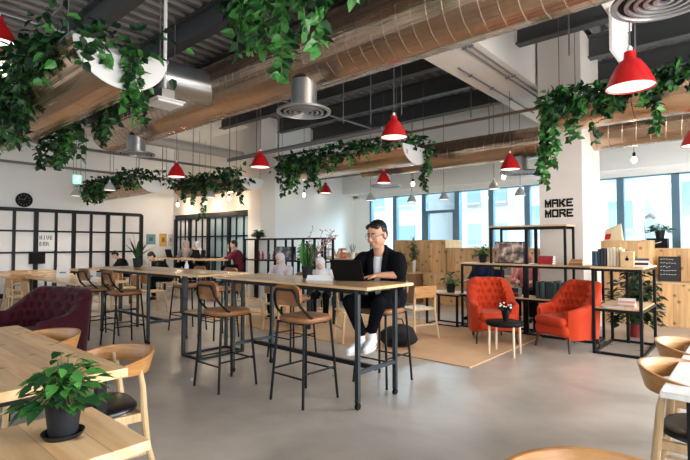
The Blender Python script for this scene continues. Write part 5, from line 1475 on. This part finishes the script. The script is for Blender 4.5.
# stools under the people at the high table
for (x, y, lb) in ((-10.45, 7.62, 'dark high stool under the person in maroon'), (-13.2, 7.72, 'dark high stool under the person at the left of the high work table'), (-12.5, 7.75, 'dark high stool under the person with the white headscarf at the high work table')):
    e = empty('high_stool', (x, y, 0), 0, label=lb, cat='stool', group='stools at the high work table')
    zt = .74 if x > -11 else (.76 if x < -13 else .72)
    MB().lathe([(0, zt-.03), (.17, zt-.03), (.18, zt-.01), (.17, zt), (0, zt)], n=20).build('seat', M['black'], e)
    for k in range(4):
        a = PI/4+k*PI/2; MB().tube([(.13*math.cos(a), .13*math.sin(a), zt-.02), (.22*math.cos(a), .22*math.sin(a), 0)], .012, 6).build('leg', M['blackmetal'], e)
    MB().lathe([(.185, .28), (.195, .28), (.195, .3), (.185, .3), (.185, .28)], n=20).build('footring', M['blackmetal'], e)
# laptops on the high work table
for (x, lb) in ((-11.5, 'dark open laptop on the high work table beside the person in maroon'), (-13.0, 'dark open laptop on the high work table at the left')):
    e = empty('laptop', (x, 7.0, 1.06), PI*0, label=lb, cat='laptop', group='laptops on the high work table')
    MB().box(-.17, .17, 0, .22, 0, .018).build('base', M['black'], e, smooth=False)
    MB().add([(-.17, 0, .015), (.17, 0, .015), (.17, -.06, .24), (-.17, -.06, .24), (-.17, -.01, .015), (.17, -.01, .015), (.17, -.07, .24), (-.17, -.07, .24)], [(3, 2, 1, 0), (4, 5, 6, 7), (0, 1, 5, 4), (1, 2, 6, 5), (2, 3, 7, 6), (3, 0, 4, 7)]).build('lid', M['black'], e, smooth=False)

# ------------------------------------------------------------------ lights: daylight through the windows, the lamps, and added fill from the north
def area(name, loc, rot, sx, sy, power, color, portal=False):
    l = bpy.data.lights.new(name, 'AREA'); l.shape = 'RECTANGLE'; l.size = sx; l.size_y = sy; l.energy = power; l.color = color
    if portal: l.cycles.is_portal = True
    o = bpy.data.objects.new(name, l); COL.objects.link(o); o.location = loc; o.rotation_euler = rot
    return o
area('daylight_east', (XE-.02, 4.6, 2.15), (0, R(90), 0), 2.5, 9.5, 480, (1.0, .97, .93))
area('daylight_south', (-6, YS+.02, 2.15), (R(90), 0, 0), 18, 2.5, 110, (1.0, .95, .9))
o = area('daylight_north', (-5.2, 13.1, 3.75), (0, 0, 0), 10.5, 1.1, 650, (.78, .91, 1))  # unseen lamp added above the window heads to brighten the alcove wall
o.rotation_euler = Vector((.12, .8, .6)).to_track_quat('Z', 'Y').to_euler()
area('portal_north', (-3, YN+.13, 2.0), (R(-90), 0, 0), 13, 2.1, 100, (1, 1, 1), portal=True)
for loc, lb, s in red_spots:
    if loc[0] == -9.9: continue
    l = bpy.data.lights.new('lamp_light', 'SPOT'); l.energy = 50; l.color = (1, .86, .7); l.spot_size = R(125); l.spot_blend = .6; l.shadow_soft_size = .12
    o = bpy.data.objects.new('lamp_light', l); COL.objects.link(o); o.location = (loc[0], loc[1], loc[2]-.03)
for loc in ((-14.2, 7.9, 2.6), (-12.6, 7.9, 2.55), (-11.2, 7.8, 2.6)):
    l = bpy.data.lights.new('bulb_light', 'POINT'); l.energy = 14; l.color = (1, .78, .55); l.shadow_soft_size = .05
    o = bpy.data.objects.new('bulb_light', l); COL.objects.link(o); o.location = (loc[0], loc[1], loc[2])
for loc in ((-13.44, 4.58, 2.68), (-11.44, 4.63, 2.68), (-10.9, 7.0, 2.66)):
    l = bpy.data.lights.new('lamp_light', 'SPOT'); l.energy = 90; l.color = (1, .92, .82); l.spot_size = R(150); l.spot_blend = .8; l.shadow_soft_size = .1
    o = bpy.data.objects.new('lamp_light', l); COL.objects.link(o); o.location = loc
sun = bpy.data.lights.new('sun', 'SUN'); sun.energy = 2.2; sun.angle = R(3); sun.color = (1, .95, .88)
so = bpy.data.objects.new('sun', sun); COL.objects.link(so); so.rotation_euler = (R(40), 0, R(-20))

fill_sun = bpy.data.lights.new('overcast_sky', 'SUN'); fill_sun.energy = 12; fill_sun.angle = R(60); fill_sun.color = (.80, .92, 1)  # broad second sun added to boost soft light through the north windows
sk = bpy.data.objects.new('overcast_sky', fill_sun); COL.objects.link(sk); sk.rotation_euler = Vector((.45, .75, .52)).to_track_quat('Z', 'Y').to_euler()

# ------------------------------------------------------------------ camera
sc = bpy.context.scene
cam = bpy.data.cameras.new('camera'); co = bpy.data.objects.new('camera', cam); COL.objects.link(co)
cam.sensor_width = 36; cam.lens = 36*468/690; cam.clip_start = .05; cam.clip_end = 300
co.location = (0, 0, H); co.rotation_euler = (R(90) + math.atan(15/468), 0, R(41.2))
sc.camera = co
sc.view_settings.view_transform = 'Standard'; sc.view_settings.look = 'None'; sc.view_settings.gamma = 1
sc.view_settings.use_curve_mapping = False
sc.view_settings.exposure = 0.55
sc.cycles.max_bounces = 7; sc.cycles.diffuse_bounces = 4; sc.cycles.glossy_bounces = 4
sc.cycles.sample_clamp_indirect = 4
